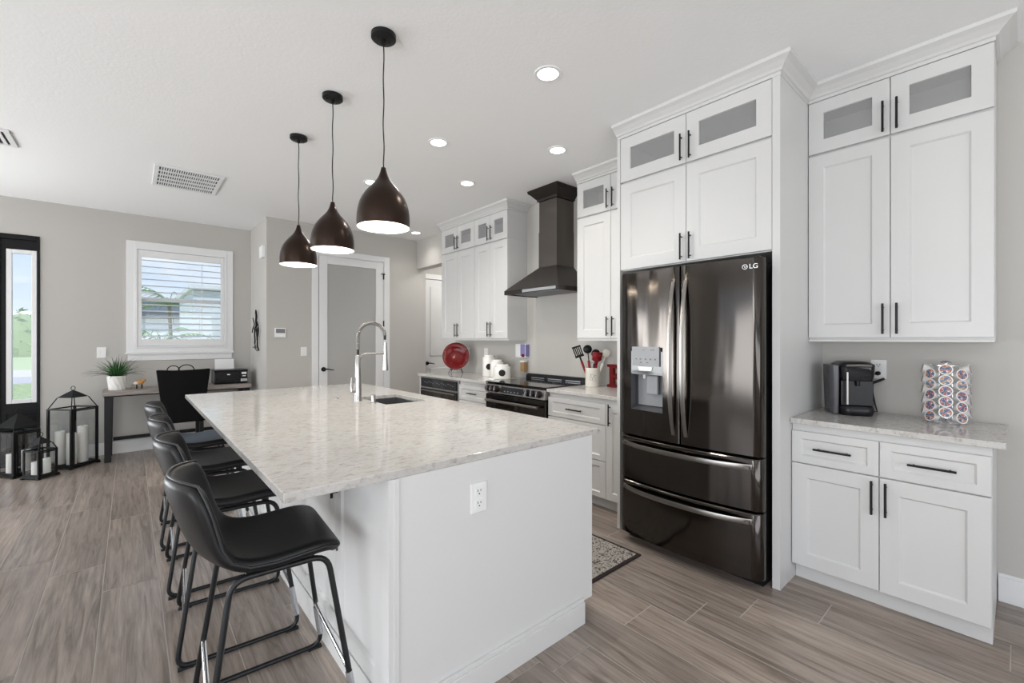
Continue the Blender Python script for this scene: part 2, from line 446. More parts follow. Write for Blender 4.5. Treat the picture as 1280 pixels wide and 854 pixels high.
# baseboards
def baseboard(name, segs):
    b = MB()
    for (x0, x1, y0, y1) in segs:
        b.box(x0, x1, y0, y1, 0, .13)
        dx = .005 if abs(x1 - x0) < .05 else 0; dy = .005 if abs(y1 - y0) < .05 else 0
        b.box(x0 + dx, x1 - dx * 0, y0 + dy, y1, .13, .148)
    return struct(b.build(name, 'trim_paint', bevel=.002))
baseboard('baseboard_window', [(-.766, XJ - .016, YW - .016, YW), (XL, -2.1, YW - .016, YW)])
baseboard('baseboard_jog', [(XJ - .016, XJ, YB, YW - .016)])
baseboard('baseboard_pantry', [(XJ - .016, 1.855, YB - .016, YB), (2.975, 3.52, YB - .016, YB)])
baseboard('baseboard_kitchen', [(XW - .016, XW, YR, .072)])

# ------------------------------------------------------------------ panel door builder (u,v plane, w outward)
def panel(b, M, u0, u1, v0, v1, wf, t=.02, s=.075, rec=.010, bev=.009, opening=False, sv=None, groove=True):
    sv = s if sv is None else sv
    def q(pts): b.poly(pts, M)
    O = [(u0, v0), (u1, v0), (u1, v1), (u0, v1)]
    e = .002
    Oc = [(u0 + e, v0 + e), (u1 - e, v0 + e), (u1 - e, v1 - e), (u0 + e, v1 - e)]
    I = [(u0 + s, v0 + sv), (u1 - s, v0 + sv), (u1 - s, v1 - sv), (u0 + s, v1 - sv)]
    J = [(u0 + s + bev, v0 + sv + bev), (u1 - s - bev, v0 + sv + bev), (u1 - s - bev, v1 - sv - bev), (u0 + s + bev, v1 - sv - bev)]
    def loop(A, wa, B, wb):
        for i in range(4):
            j = (i + 1) % 4
            q([(*A[i], wa), (*A[j], wa), (*B[j], wb), (*B[i], wb)])
    loop(O, wf - t, O, wf - e); loop(O, wf - e, Oc, wf); loop(Oc, wf, I, wf)
    if opening:
        loop(I, wf, I, wf - t); loop(I, wf - t, O, wf - t)
    else:
        loop(I, wf, J, wf - rec); q([(*p, wf - rec) for p in J]); q([(*p, wf - t) for p in O])
    return b
def pull(parent, M, u, v, length, vertical, wf):        # black bar pull
    b = MB(); h = length / 2; so = .026
    d = (0, 1) if vertical else (1, 0)
    P = lambda a, w: M @ Vector((u + d[0] * a, v + d[1] * a, w))
    b.cyl(P(-h, wf + so), P(h, wf + so), .0058, seg=10)
    for a in (-h + .022, h - .022): b.cyl(P(a, wf), P(a, wf + so), .0042, seg=8)
    return b.build('handle', 'black_metal', parent, smooth=True)
def cab_door(parent, M, u0, u1, v0, v1, wf, hu=None, hv=None, glass=False, s=.075, vertical=True, name='door', sv=None, hl=.172):
    b = MB(); panel(b, M, u0, u1, v0, v1, wf, s=s, opening=glass, sv=sv)
    d = b.build(name, 'cabinet_paint', parent)
    if glass:
        gb = MB(); gb.box(u0 + s - .004, u1 - s + .004, v0 + s - .004, v1 - s + .004, wf - .014, wf - .010, M)
        p = gb.build('glass_pane', 'cabinet_glass', d); 
    if hu is not None: pull(d, M, hu, hv, hl, vertical, wf)
    return d
def hollow(parent, M, u0, u1, v0, v1, w0, w1, shelf=None):    # open box, open at the front (w1)
    b = MB(); k = .018
    b.box(u0, u1, v0, v0 + k, w0, w1, M); b.box(u0, u1, v1 - k, v1, w0, w1, M)
    b.box(u0, u0 + k, v0 + k, v1 - k, w0, w1, M); b.box(u1 - k, u1, v0 + k, v1 - k, w0, w1, M)
    b.box(u0 + k, u1 - k, v0 + k, v1 - k, w0, w0 + .008, M)
    return b.build('body', 'cabinet_paint', parent)
def solid(parent, M, u0, u1, v0, v1, w0, w1, name='body', m='cabinet_paint'):
    b = MB(); b.box(u0, u1, v0, v1, w0, w1, M); return b.build(name, m, parent)
G = .0018
ZS = 2.545        # joint between tall doors and glass doors
ZT = 2.872        # top of the glass doors
def upper_stack(y0, y1, front, zb, where, tall_label, glass_label, stile=.075, lip=True, group=None):
    wf = -front; wb = -XW; ym = (y0 + y1) / 2
    c = thing('wall_cabinet', tall_label, 'cabinet', (XW, ym, zb))
    solid(c, MX, y0, y1, zb, ZS, wb + .001, wf - .0215)
    for a, bb, hu in ((y0, ym, ym - .03), (ym, y1, ym + .03)):
        cab_door(c, MX, a + G, bb - G, zb + .012, ZS - .008, wf, hu, zb + .118, s=stile)
    if lip:
        solid(c, MX, y0, y1, zb - .012, zb - .0005, wb + .001, wf - .012, 'light_rail')
    c2 = thing('glass_door_cabinet', glass_label, 'cabinet', (XW, ym, ZS))
    hollow(c2, MX, y0, y1, ZS + .001, ZT, wb + .001, wf - .0215)
    for a, bb, hu in ((y0, ym, ym - .03), (ym, y1, ym + .03)):
        cab_door(c2, MX, a + G, bb - G, ZS + .006, ZT - .002, wf, hu, ZS + .108, glass=True, s=stile)
    return c, c2
upper_stack(.077, .868, 3.217, 1.397, '', 'tall white two-door wall cabinet above the coffee maker',
            'white glass-door cabinet on top, at the right end above the coffee maker', .078)
upper_stack(1.985, 2.765, 3.217, 1.397, '', 'tall white two-door wall cabinet between range hood and refrigerator',
            'white glass-door cabinet on top, between range hood and refrigerator', .075)
upper_stack(3.79, 4.421, 3.217, 1.397, '', 'tall white two-door wall cabinet just left of the range hood',
            'white glass-door cabinet on top, just left of the range hood', .075)
upper_stack(4.423, 5.18, 3.217, 1.397, '', 'tall white two-door wall cabinet above the red plate, farthest left',
            'white glass-door cabinet on top, farthest left above the red plate', .078)
# filler rail above the glass doors + crown, one piece per run
def crown(label, path, ends=(0, 0)):
    # path: list of (x,y) walked so that the outside is on the left; profile is (outward, z)
    prof = [(-.018, ZT + .0005), (.004, ZT + .0005), (.004, ZT + .018), (.014, ZT + .022), (.022, ZT + .034), (.048, ZT + .056), (.062, ZT + .064), (.072, ZT + .070), (.076, CZ - .0005), (-.018, CZ - .0005)]
    P = [Vector((*p, 0)) for p in path]; R = []
    for i, p in enumerate(P):
        ns = []
        if i > 0: d = (P[i] - P[i - 1]).normalized(); ns.append(Vector((-d.y, d.x, 0)))
        if i < len(P) - 1: d = (P[i + 1] - P[i]).normalized(); ns.append(Vector((-d.y, d.x, 0)))
        n = sum(ns, Vector()) ; n = n.normalized(); n = n / n.dot(ns[0])
        R.append([p + n * a + Vector((0, 0, z)) for a, z in prof])
    b = MB(); b.ring(R, True, True)
    return tag(b.build('crown_molding', 'cabinet_paint', loc=(path[0][0], path[0][1], ZT)), label, 'molding')
crown('white crown molding above the cabinets over the coffee maker', [(3.217, .866), (3.217, .077), (XW - .002, .077)][::-1])
crown('white crown molding above the refrigerator cabinets', [(2.73, 1.955), (2.73, .872), (3.215, .872)][::-1])
crown('white crown molding on the single stack between hood and refrigerator', [(3.217, 2.765), (3.217, 1.985)][::-1])
crown('white crown molding above the cabinets left of the range hood', [(3.217, 5.18), (3.217, 3.79), (XW - .002, 3.79)][::-1])

# refrigerator surround
ft = thing('refrigerator_surround', 'tall white end panel on the right side of the refrigerator', 'end board', (3.1, .889, 0))
solid(ft, MX, .870, .910, 0, ZT, -XW + .001, -2.728, 'board')
b = MB(); b.box(1.925, 1.955, -XW + .001, -2.728, 0, 0); b.bm.free()
b = MB(); b.box(2.728, XW - .001, 1.930, 1.955, 0, ZT)
tag(b.build('refrigerator_surround', 'cabinet_paint', loc=(3.1, 1.94, 0)), 'thin white end panel on the left side of the refrigerator', 'end board')
def fridge_cabs():
    y0, y1, ym = .911, 1.929, 1.42; wf = -2.73; wb = -XW + .001; zb = 1.90
    c = thing('wall_cabinet', 'short white two-door cabinet directly above the refrigerator', 'cabinet', (3.1, ym, zb))
    solid(c, MX, y0, y1, zb, ZS, wb, wf - .0215)
    for a, bb, hu in ((y0, ym, ym - .03), (ym, y1, ym + .03)):
        cab_door(c, MX, a + G, bb - G, zb + .006, ZS - .008, wf, hu, zb + .105, s=.082)
    c2 = thing('glass_door_cabinet', 'white glass-door cabinet on top, above the refrigerator', 'cabinet', (3.1, ym, ZS))
    hollow(c2, MX, y0, y1, ZS + .001, ZT, wb, wf - .0215)
    for a, bb, hu in ((y0, ym, ym - .03), (ym, y1, ym + .03)):
        cab_door(c2, MX, a + G, bb - G, ZS + .006, ZT - .002, wf, hu, ZS + .108, glass=True, s=.082)
fridge_cabs()

# ------------------------------------------------------------------ base cabinets
CT = .945; CB = .915
BF = 2.905       # front of doors
def base_body(c, y0, y1, toe0=None, toe1=None):
    solid(c, MX, y0, y1, .10, CB, -XW + .001, -BF - .0205)
    solid(c, MX, (toe0 if toe0 is not None else y0), (toe1 if toe1 is not None else y1), 0, .0995, -XW + .02, -BF - .075, 'toe_kick')
c = thing('base_cabinet', 'white base cabinet with two drawers and two doors under the coffee maker', 'cabinet', (3.2, .47, 0))
base_body(c, .077, .868)
for a, bb in ((.077, .4705), (.4705, .868)):
    mid = (a + bb) / 2
    cab_door(c, MX, a + G, bb - G, .693, .872, -BF, mid, .782, s=.045, sv=.04, vertical=False, name='drawer')
cab_door(c, MX, .077 + G, .4705 - G, .102, .686, -BF, .4705 - .028, .582, s=.075)
cab_door(c, MX, .4705 + G, .868 - G, .102, .686, -BF, .4705 + .028, .582, s=.075)
c = thing('base_cabinet', 'white three-drawer base cabinet with narrow door between range and refrigerator', 'cabinet', (3.2, 2.4, 0))
base_body(c, 1.957, 2.845)
for k, (z0, z1) in enumerate(((.70, .872), (.405, .693), (.102, .398))):
    cab_door(c, MX, 2.196, 2.845 - G, z0, z1, -BF, 2.52, (z0 + z1) / 2, s=.055, sv=.04, vertical=False, name='drawer')
cab_door(c, MX, 1.957 + G, 2.192, .102, .872, -BF, 2.150, .79, s=.06)
c = thing('base_cabinet', 'narrow white drawer base cabinet between microwave drawer and range', 'cabinet', (3.2, 4.02, 0))
base_body(c, 3.752, 4.302)
for k, (z0, z1) in enumerate(((.70, .872), (.405, .693), (.102, .398))):
    cab_door(c, MX, 3.752 + G, 4.302 - G, z0, z1, -BF, 4.027, (z0 + z1) / 2, s=.05, sv=.04, vertical=False, name='drawer')
c = thing('base_cabinet', 'white base cabinet housing the microwave drawer, at the far left end', 'cabinet', (3.2, 4.76, 0))
b = MB()
b.box(2.905, XW - .001, 5.195, 5.225, .10, CB); b.box(2.93, XW - .001, 4.304, 5.195, .10, .50); b.box(3.42, XW - .001, 4.304, 5.195, .50, CB)
b.build('body', 'cabinet_paint', c)
cab_door(c, MX, 4.306, 5.193, .102, .495, -BF, 4.75, .30, s=.06, vertical=False, name='drawer')
solid(c, MX, 4.304, 5.225, 0, .0995, -XW + .02, -BF - .075, 'toe_kick')
def slab(name, label, x0, x1, y0, y1, hole=None):
    b = MB()
    if not hole: b.box(x0, x1, y0, y1, CB + .0005, CT)
    else:
        hx0, hx1, hy0, hy1 = hole
        vs = {}
        xs = [x0, hx0, hx1, x1]; ys = [y0, hy0, hy1, y1]
        for zi, z in enumerate((CB + .0005, CT)):
            for i in range(4):
                for j in range(4): vs[i, j, zi] = b.bm.verts.new((xs[i], ys[j], z))
        for i in range(3):
            for j in range(3):
                if (i, j) == (1, 1): continue
                for zi in (0, 1): b.bm.faces.new([vs[i, j, zi], vs[i + 1, j, zi], vs[i + 1, j + 1, zi], vs[i, j + 1, zi]])
        def side(a, c_): b.bm.faces.new([vs[(*a, 0)], vs[(*c_, 0)], vs[(*c_, 1)], vs[(*a, 1)]])
        for k in range(3):
            side((k, 0), (k + 1, 0)); side((k, 3), (k + 1, 3)); side((0, k), (0, k + 1)); side((3, k), (3, k + 1))
        side((1, 1), (2, 1)); side((1, 2), (2, 2)); side((1, 1), (1, 2)); side((2, 1), (2, 2))
    return tag(b.build(name, 'quartz', loc=((x0 + x1) / 2, (y0 + y1) / 2, CB), bevel=.003), label, 'countertop')
slab('countertop', 'speckled quartz countertop under the coffee maker and pod rack', 2.882, XW - .001, .035, .868)
slab('countertop', 'speckled quartz countertop between range and refrigerator', 2.882, XW - .001, 1.957, 2.842)
slab('countertop', 'speckled quartz countertop left of the range, under the red plate', 2.882, XW - .001, 3.756, 5.235)

# ------------------------------------------------------------------ island
IX0, IX1, IY0, IY1 = .34, 1.81, 1.415, 4.475
SK = (1.345, 1.665, 2.885, 3.40)
slab('island_countertop', 'large glossy speckled quartz slab on the kitchen island', IX0, IX1, IY0, IY1, SK)
isl = thing('kitchen_island', 'white kitchen island with plain end panel and overhanging stone top', 'island', (1.2, 2.94, 0))
b = MB()
ex0, ex1 = .672, 1.765
b.box(ex0 + .03, ex1 - .02, IY0 + .02, 2.80, .10, CB); b.box(ex0 + .03, ex1 - .02, 3.48, IY1 - .03, .10, CB)
b.box(ex0 + .03, 1.30, 2.80, 3.48, .10, CB); b.box(1.70, ex1 - .02, 2.80, 3.48, .10, CB); b.box(1.30, 1.70, 2.80, 3.48, .10, .60)
b.build('body', 'island_paint', isl)
b = MB(); b.box(ex0 + .018, ex1, IY0 + .003, IY0 + .0195, .10, CB); b.box(ex0 + .018, ex1 - .075, IY0 + .003, IY0 + .0195, 0, .10)
b.build('end_panel', 'island_paint', isl)
b = MB(); b.box(ex0 - .004, ex0 + .0175, IY0 + .001, IY0 + .05, 0, CB); b.box(ex0 + .0178, ex0 + .034, IY0 - .002, IY0 + .0028, 0, CB)
b.build('corner_post', 'island_paint', isl)
b = MB(); b.box(ex0 + .0345, 1.690, IY0 - .016, IY0 + .0025, 0, .105); b.box(ex0 + .0345, 1.690, IY0 - .010, IY0 + .0025, .105, .122)
b.build('baseboard', 'island_paint', isl, bevel=.002)
b = MB(); b.box(ex0 + .05, ex1 - .09, IY0 + .03, IY1 - .04, 0, .0995); b.build('toe_kick', 'island_paint', isl)
b = MB(); b.box(ex0 + .018, ex1, IY1 - .029, IY1 - .012, 0, CB); b.build('end_panel', 'island_paint', isl)
# stool side: shaker doors with pulls under the overhang
nd = 6; yy0 = IY0 + .055; w_ = (IY1 - .05 - yy0) / nd
for k in range(nd):
    a = yy0 + k * w_; hu = a + w_ - .035 if k % 2 == 0 else a + .035
    b = MB(); panel(b, MX, a + G, a + w_ - G, .125, CB - .012, -(ex0 + .004), s=.07)
    d = b.build('door', 'island_paint', isl); pull(d, MX, hu, .80, .16, True, -(ex0 + .004))
b = MB(); b.box(ex0 + .002, ex0 + .029, yy0, IY1 - .03, 0, .118); b.build('skirting', 'island_paint', isl)
# kitchen side doors
for k in range(nd):
    a = IY0 + .03 + k * .5; M2 = Matrix(((0, 0, 1, 0), (1, 0, 0, 0), (0, 1, 0, 0), (0, 0, 0, 1)))
    b = MB(); panel(b, M2, a, a + .495, .105, CB - .015, ex1, s=.07); b.build('door', 'island_paint', isl)
# sink
b = MB(); x0, x1, y0, y1 = SK; k = .012
x0 -= k; x1 += k; y0 -= k; y1 += k; zb = CB - .24
for (a, c_, d, e, f0, f1) in ((x0 - .004, x0, y0, y1, zb, CB), (x1, x1 + .004, y0, y1, zb, CB), (x0 - .004, x1 + .004, y0 - .004, y0, zb, CB), (x0 - .004, x1 + .004, y1, y1 + .004, zb, CB), (x0, x1, y0, y1, zb - .004, zb)):
    b.box(a, c_, d, e, f0, f1)
snk = thing('sink', 'undermount stainless steel sink set into the island top', 'sink', ((x0 + x1) / 2, (y0 + y1) / 2, zb))
b.build('basin', 'steel', snk)
b = MB(); b.lathe([(.0, zb + .0005), (.045, zb + .0005), (.045, zb + .004), (.03, zb + .003), (0, zb + .002)], ((x0 + x1) / 2, (y0 + y1) / 2, 0), 20); b.build('drain', 'chrome', snk, smooth=True)
# faucet
fx, fy = 1.265, 3.19
fa = thing('kitchen_faucet', 'brushed nickel spring-neck faucet with pull-down spray behind the island sink', 'faucet', (fx, fy, CT))
b = MB(); b.lathe([(.030, 0), (.030, .006), (.026, .02), (.0235, .10), (.0205, .22), (.019, .335), (.016, .34), (.0, .34)], (fx, fy, CT), 24)
b.build('column', 'brushed_nickel', fa, smooth=True)
b = MB(); top = CT + .47; rad = .105
path = [Vector((fx, fy, CT + .33)), Vector((fx, fy, CT + .40))] + arc((fx + rad, fy, top), rad, pi, 0, 22) + [Vector((fx + 2 * rad, fy, top - .02))]
b.tube(path, .010, 12); b.build('hose', 'black_plastic', fa, smooth=True)
b = MB(); sp_ = [Vector((fx, fy, CT + .38)), Vector((fx, fy, CT + .43))] + arc((fx + rad, fy, top), rad, pi, .12, 30)
tot = [0.]
for a, c_ in zip(sp_, sp_[1:]): tot.append(tot[-1] + (c_ - a).length)
turns = 42; hp = []
for i in range(turns * 10 + 1):
    s_ = tot[-1] * i / (turns * 10); j = max(k for k in range(len(tot)) if tot[k] <= s_ + 1e-9); j = min(j, len(sp_) - 2)
    q_ = (s_ - tot[j]) / (tot[j + 1] - tot[j]); p = sp_[j].lerp(sp_[j + 1], q_); d = (sp_[j + 1] - sp_[j]).normalized()
    n_ = Vector((0, 1, 0)); m_ = d.cross(n_); a_ = 2 * pi * i / 10
    hp.append(p + (n_ * math.cos(a_) + m_ * math.sin(a_)) * .0135)
b.tube(hp, .0029, 5); b.build('spring', 'brushed_nickel', fa, smooth='all')
b = MB(); ex = fx + 2 * rad
b.lathe([(.0, 0), (.021, 0), (.022, .012), (.017, .07), (.0145, .14), (.012, .215), (.0, .215)], (ex + .004, fy, CT + .215), 20)
hd = b.build('spray_head', 'brushed_nickel', fa, smooth=True)
b = MB(); b.tube(rounded([(fx + .014, fy, CT + .305), (fx + .03, fy, CT + .345), (ex - .012, fy, CT + .345)], .03), .0065, 10)
b.cyl((ex - .013, fy, CT + .345), (ex + .018, fy, CT + .345), .0075, seg=10); b.build('support_arm', 'brushed_nickel', fa, smooth=True)
b = MB(); b.cyl((fx - .02, fy, CT + .075), (fx - .048, fy, CT + .075), .014, seg=14); b.tube([(fx - .045, fy, CT + .07), (fx - .047, fy + .005, CT + .12), (fx - .040, fy + .01, CT + .175)], [.009, .007, .005], 10)
b.build('lever', 'brushed_nickel', fa, smooth=True)
sd = thing('soap_dispenser', 'short brushed nickel cap beside the island sink', 'soap dispenser', (1.30, 3.0, CT))
b = MB(); b.lathe([(.0, 0), (.021, 0), (.021, .004), (.016, .008), (.0, .008)], (1.30, 3.0, CT), 20); b.build('flange', 'brushed_nickel', sd, smooth=True)
b = MB(); b.lathe([(.0, .0081), (.015, .0081), (.015, .058), (.013, .062), (0, .062)], (1.30, 3.0, CT), 20); b.build('cap', 'brushed_nickel', sd, smooth=True)
b = MB(); b.lathe([(.0, 0), (.017, 0), (.017, .005), (.012, .008), (0, .008)], (1.19, 3.42, CT), 20)
tag(b.build('air_switch', 'brushed_nickel', loc=(1.19, 3.42, CT), smooth=True), 'tiny metal button set in the island top left of the faucet', 'button')

# ------------------------------------------------------------------ outlets and switches
def plate(label, M, u, v, wf, w=.078, h=.118, kind='outlet', name=None, cat=None, gangs=1):
    o_ = M @ Vector((u, v, wf))
    t_ = thing(name or ('wall_outlet' if kind == 'outlet' else 'light_switch'), label, cat or ('outlet' if kind == 'outlet' else 'switch'), o_)
    b = MB(); b.box(u - w / 2, u + w / 2, v - h / 2, v + h / 2, wf + .0003, wf + .006, M); b.build('cover_plate', 'white_plastic', t_, bevel=.002)
    if kind == 'outlet':
        for s_ in (-1, 1):
            b = MB(); b.box(u - .017, u + .017, v + s_ * .024 - .016, v + s_ * .024 + .016, wf + .0062, wf + .0085, M)
            r_ = b.build('receptacle', 'white_plastic', t_)
            b = MB()
            for du in (-.007, .007): b.box(u + du - .0015, u + du + .0015, v + s_ * .024 + .001, v + s_ * .024 + .010, wf + .0086, wf + .009, M)
            b.box(u - .003, u + .003, v + s_ * .024 - .010, v + s_ * .024 - .005, wf + .0086, wf + .009, M)
            b.build('slots', 'dark_slot', r_)
    elif kind == 'switch':
        for g_ in range(gangs):
            uu = u + (g_ - (gangs - 1) / 2) * .046
            b = MB(); b.box(uu - .016, uu + .016, v - .033, v + .033, wf + .0062, wf + .010, M); b.build('rocker', 'white_plastic', t_, bevel=.001)
    return t_
plate('white double outlet on the island end panel', MY, 1.05, .768, -(IY0 + .003))
plate('white wall outlet behind the coffee maker', MX, .572, 1.212, -XW)
plate('white wall outlet beside the red plate, nearer the range', MX, 4.575, 1.222, -XW)
plate('white wall outlet half hidden behind the red plate', MX, 4.98, 1.222, -XW)
plate('white wall outlet above the red letter', MX, 2.47, 1.222, -XW)
plate('white light switch on the wall left of the pantry door', MY, 1.754, 1.235, -YB, kind='switch')
plate('white double light switch above the potted plant', MY, -.258, 1.238, -YW, .085, .13, kind='switch', gangs=2)
th_ = thing('thermostat', 'white wall thermostat with grey display near the pantry door', 'thermostat', (1.467, YB, 1.42))
b = MB(); b.box(1.402, 1.532, YB - .022, YB - .0005, 1.42, 1.545); b.build('housing', 'white_plastic', th_, bevel=.004)
b = MB(); b.box(1.414, 1.520, YB - .0235, YB - .0222, 1.478, 1.533); b.build('screen', 'gray_plastic', th_)
b = MB(); b.box(1.445, 1.49, YB - .0235, YB - .0222, 1.435, 1.45); b.build('button', 'paper', th_)
b = MB(); b.box(XJ - .04, XJ - .0005, 6.33, 6.50, 2.45, 2.60)
tag(b.build('door_chime', 'white_plastic', loc=(XJ, 6.41, 2.45), bevel=.006), 'small white box high on the narrow return wall', 'chime')

# ------------------------------------------------------------------ ceiling things
def downlight(x, y, label, r=.062, power=7):
    t_ = thing('ceiling_downlight', label, 'light', (x, y, CZ), 0, 'recessed ceiling lights')
    b = MB(); R = [[(x + rr * math.cos(a * 2 * pi / 32), y + rr * math.sin(a * 2 * pi / 32), z) for a in range(32)] for rr, z in ((r + .020, CZ - .0005), (r + .016, CZ - .006), (r, CZ - .006), (r - .002, CZ - .0005))]
    b.ring(R, True, False); b.build('trim_ring', 'trim_paint', t_, smooth=True)
    b = MB(); b.lathe([(0, CZ - .004), (r - .001, CZ - .004), (r - .001, CZ - .001), (0, CZ - .001)], (x, y, 0), 32)
    b.build('lens', 'lamp_glow', t_)
    l = lamp('downlight_beam', 'SPOT', (x, y, CZ - .02), power * 5, (1, .96, .90), .05, spot_size=2.4, spot_blend=.9)
    l.parent = t_; l.matrix_parent_inverse = basis(t_).inverted()
downlight(1.852, 1.814, 'recessed ceiling light nearest the camera, top centre of the photo')
downlight(1.844, 3.018, 'recessed ceiling light just right of the nearest pendant cord')
downlight(2.66, 2.495, 'recessed ceiling light closest to the refrigerator cabinets, top right')
downlight(2.544, 3.619, 'recessed ceiling light in front of the range hood')
downlight(3.164, 5.80, 'smallest recessed ceiling light, by the hall opening', power=2.5)
downlight(1.816, 4.222, 'recessed ceiling light partly hidden behind the nearest pendant')
def pendant(y, label, x=.965):
    x = .98
    zr = 1.972
    t_ = thing('pendant_lamp', label, 'pendant lamp', (x, y, CZ), 0, 'bronze pendants above the island')
    b = MB(); b.lathe([(0, CZ - .0005), (.062, CZ - .0005), (.062, CZ - .022), (.055, CZ - .028), (.012, CZ - .030), (.012, CZ - .048), (0, CZ - .048)], (x, y, 0), 32)
    c_ = b.build('canopy', 'black_metal', t_, smooth=True)
    b = MB()
    for s_ in (-1, 1): b.sphere((x + s_ * .035, y, CZ - .031), .006, seg=8)
    b.build('screw', 'bronze', c_, smooth=True)
    b = MB(); n = 30; z0, z1 = CZ - .045, zr + .31
    b.tube([(x + .0022 * math.sin(i * .55) * (1 if 0 < i < n else 0), y + .0015 * math.cos(i * .4) * (1 if 0 < i < n else 0), z0 + (z1 - z0) * i / n) for i in range(n + 1)], .0032, 8)
    b.build('cord', 'black_plastic', t_, smooth=True)
    prof = [(.130, 0), (.1315, .03), (.1305, .06), (.1265, .09), (.119, .12), (.107, .148), (.090, .175), (.070, .200), (.050, .222), (.034, .243), (.023, .264), (.016, .286), (.012, .305)]
    b = MB(); seg = 48
    R = [[(x + r * math.cos(a * 2 * pi / seg), y + r * math.sin(a * 2 * pi / seg), zr + z) for a in range(seg)] for r, z in prof]
    b.ring(R, True, False); b.poly([(x + .012 * math.cos(a), y + .012 * math.sin(a), zr + .305) for a in [k * pi / 8 for k in range(16)]])
    sh = b.build('shade', 'bronze', t_, smooth='all')
    b = MB(); R = [[(x + (r - .003) * math.cos(a * 2 * pi / seg), y + (r - .003) * math.sin(a * 2 * pi / seg), zr + z - (.002 if i else 0)) for a in range(seg)] for i, (r, z) in enumerate(prof)]
    R.insert(0, [(x + .130 * math.cos(a * 2 * pi / seg), y + .130 * math.sin(a * 2 * pi / seg), zr - .001) for a in range(seg)])
    b.ring(R, True, False); b.build('lining', 'shade_inside', sh, smooth='all')
    b = MB(); b.cyl((x, y, zr + .18), (x, y, zr + .12), .02, seg=14); sk = b.build('socket', 'white_plastic', t_, smooth=True)
    b = MB(); b.sphere((x, y, zr + .075), .034, (1, 1, 1.15)); bl = b.build('bulb', 'bulb_glow', t_, smooth='all')
    l = lamp('pendant_light', 'POINT', (x, y, zr + .028), 8, (1, .90, .76), .03); l.parent = t_; l.matrix_parent_inverse = basis(t_).inverted()
pendant(2.135, 'bronze dome pendant lamp nearest the camera, largest of the three')
pendant(2.885, 'bronze dome pendant lamp in the middle of the three over the island')
pendant(3.64, 'bronze dome pendant lamp farthest away, smallest of the three')
def vent(x0, x1, y0, y1, label, along, eggcrate=False):
    t_ = thing('ceiling_vent', label, 'vent', ((x0 + x1) / 2, (y0 + y1) / 2, CZ))
    b = MB(); w = .035; z0, z1 = CZ - .012, CZ - .0005
    b.box(x0, x1, y0, y0 + w, z0, z1); b.box(x0, x1, y1 - w, y1, z0, z1); b.box(x0, x0 + w, y0 + w, y1 - w, z0, z1); b.box(x1 - w, x1, y0 + w, y1 - w, z0, z1)
    b.build('frame', 'trim_paint', t_, bevel=.002)
    b = MB(); b.box(x0 + w, x1 - w, y0 + w, y1 - w, CZ - .003, CZ - .001); b.build('backing', 'dark_slot', t_)
    b = MB()
    if eggcrate:
        n = 26; s_ = (x1 - x0 - 2 * w) / n
        for i in range(1, n): b.box(x0 + w + i * s_ - .004, x0 + w + i * s_ + .004, y0 + w, y1 - w, CZ - .010, CZ - .003)
        m_ = 5; s_ = (y1 - y0 - 2 * w) / m_
        for i in range(1, m_): b.box(x0 + w, x1 - w, y0 + w + i * s_ - .013, y0 + w + i * s_ + .013, CZ - .011, CZ - .0035)
    else:
        n = 6; s_ = (x1 - x0 - 2 * w) / n
        for i in range(n): b.box(x0 + w + i * s_ + .004, x0 + w + i * s_ + s_ * .6, y0 + w, y1 - w, CZ - .011, CZ - .004)
    b.build('louvers', 'trim_paint', t_)
vent(.165, .69, 5.02, 5.70, 'white return air grille with rows of dark slots in the ceiling', 'x', True)
vent(-1.0, -.682, 4.95, 5.33, 'white ceiling vent cut off by the left edge', 'x')

# ------------------------------------------------------------------ window with shutters
wn = D.objects.new('window_3', None); COL.objects.link(wn); wn.location = (.53, YW, 1.28); struct(wn)
b = MB()
x0, x1, z0, z1 = -.034, 1.09, 1.232, 2.628; iw = (.042, 1.014, 1.29, 2.545)
for (a, c_, d, e) in ((x0, iw[0], z0, z1), (iw[1], x1, z0, z1), (iw[0], iw[1], iw[3], z1), (iw[0], iw[1], z0, iw[2])):
    b.box(a, c_, YW - .022, YW - .0003, d, e)
b.build('window_frame', 'trim_paint', wn, bevel=.003)
b = MB(); b.box(-.045, 1.10, YW - .045, YW - .0003, 1.21, 1.2315); b.build('window_sill', 'trim_paint', wn, bevel=.003)
b = MB(); b.box(-.02, 1.075, YW - .018, YW - .0003, 1.13, 1.2095); b.build('apron', 'trim_paint', wn, bevel=.003)
b = MB(); k = .028
b.box(iw[0], iw[0] + k, YW - .03, YW + .03, iw[2], iw[3]); b.box(iw[1] - k, iw[1], YW - .03, YW + .03, iw[2], iw[3])
b.box(iw[0] + k, iw[1] - k, YW - .03, YW + .03, iw[3] - .02, iw[3]); b.box(iw[0] + k, iw[1] - k, YW - .03, YW + .03, iw[2], iw[2] + .02)
b.build('shutter_frame', 'trim_paint', wn, bevel=.003)
px0, px1, pz0, pz1 = iw[0] + k + .003, iw[1] - k - .003, iw[2] + .023, iw[3] - .023
b = MB(); st = .038
b.box(px0, px0 + st, YW - .022, YW + .008, pz0, pz1); b.box(px1 - st, px1, YW - .022, YW + .008, pz0, pz1)
b.box(px0 + st, px1 - st, YW - .022, YW + .008, pz1 - .085, pz1); b.box(px0 + st, px1 - st, YW - .022, YW + .008, pz0, pz0 + .085)
b.build('shutter_panel', 'trim_paint', wn, bevel=.003)
b = MB(); lz0, lz1 = pz0 + .085, pz1 - .085; n = 13; sp_ = (lz1 - lz0) / n
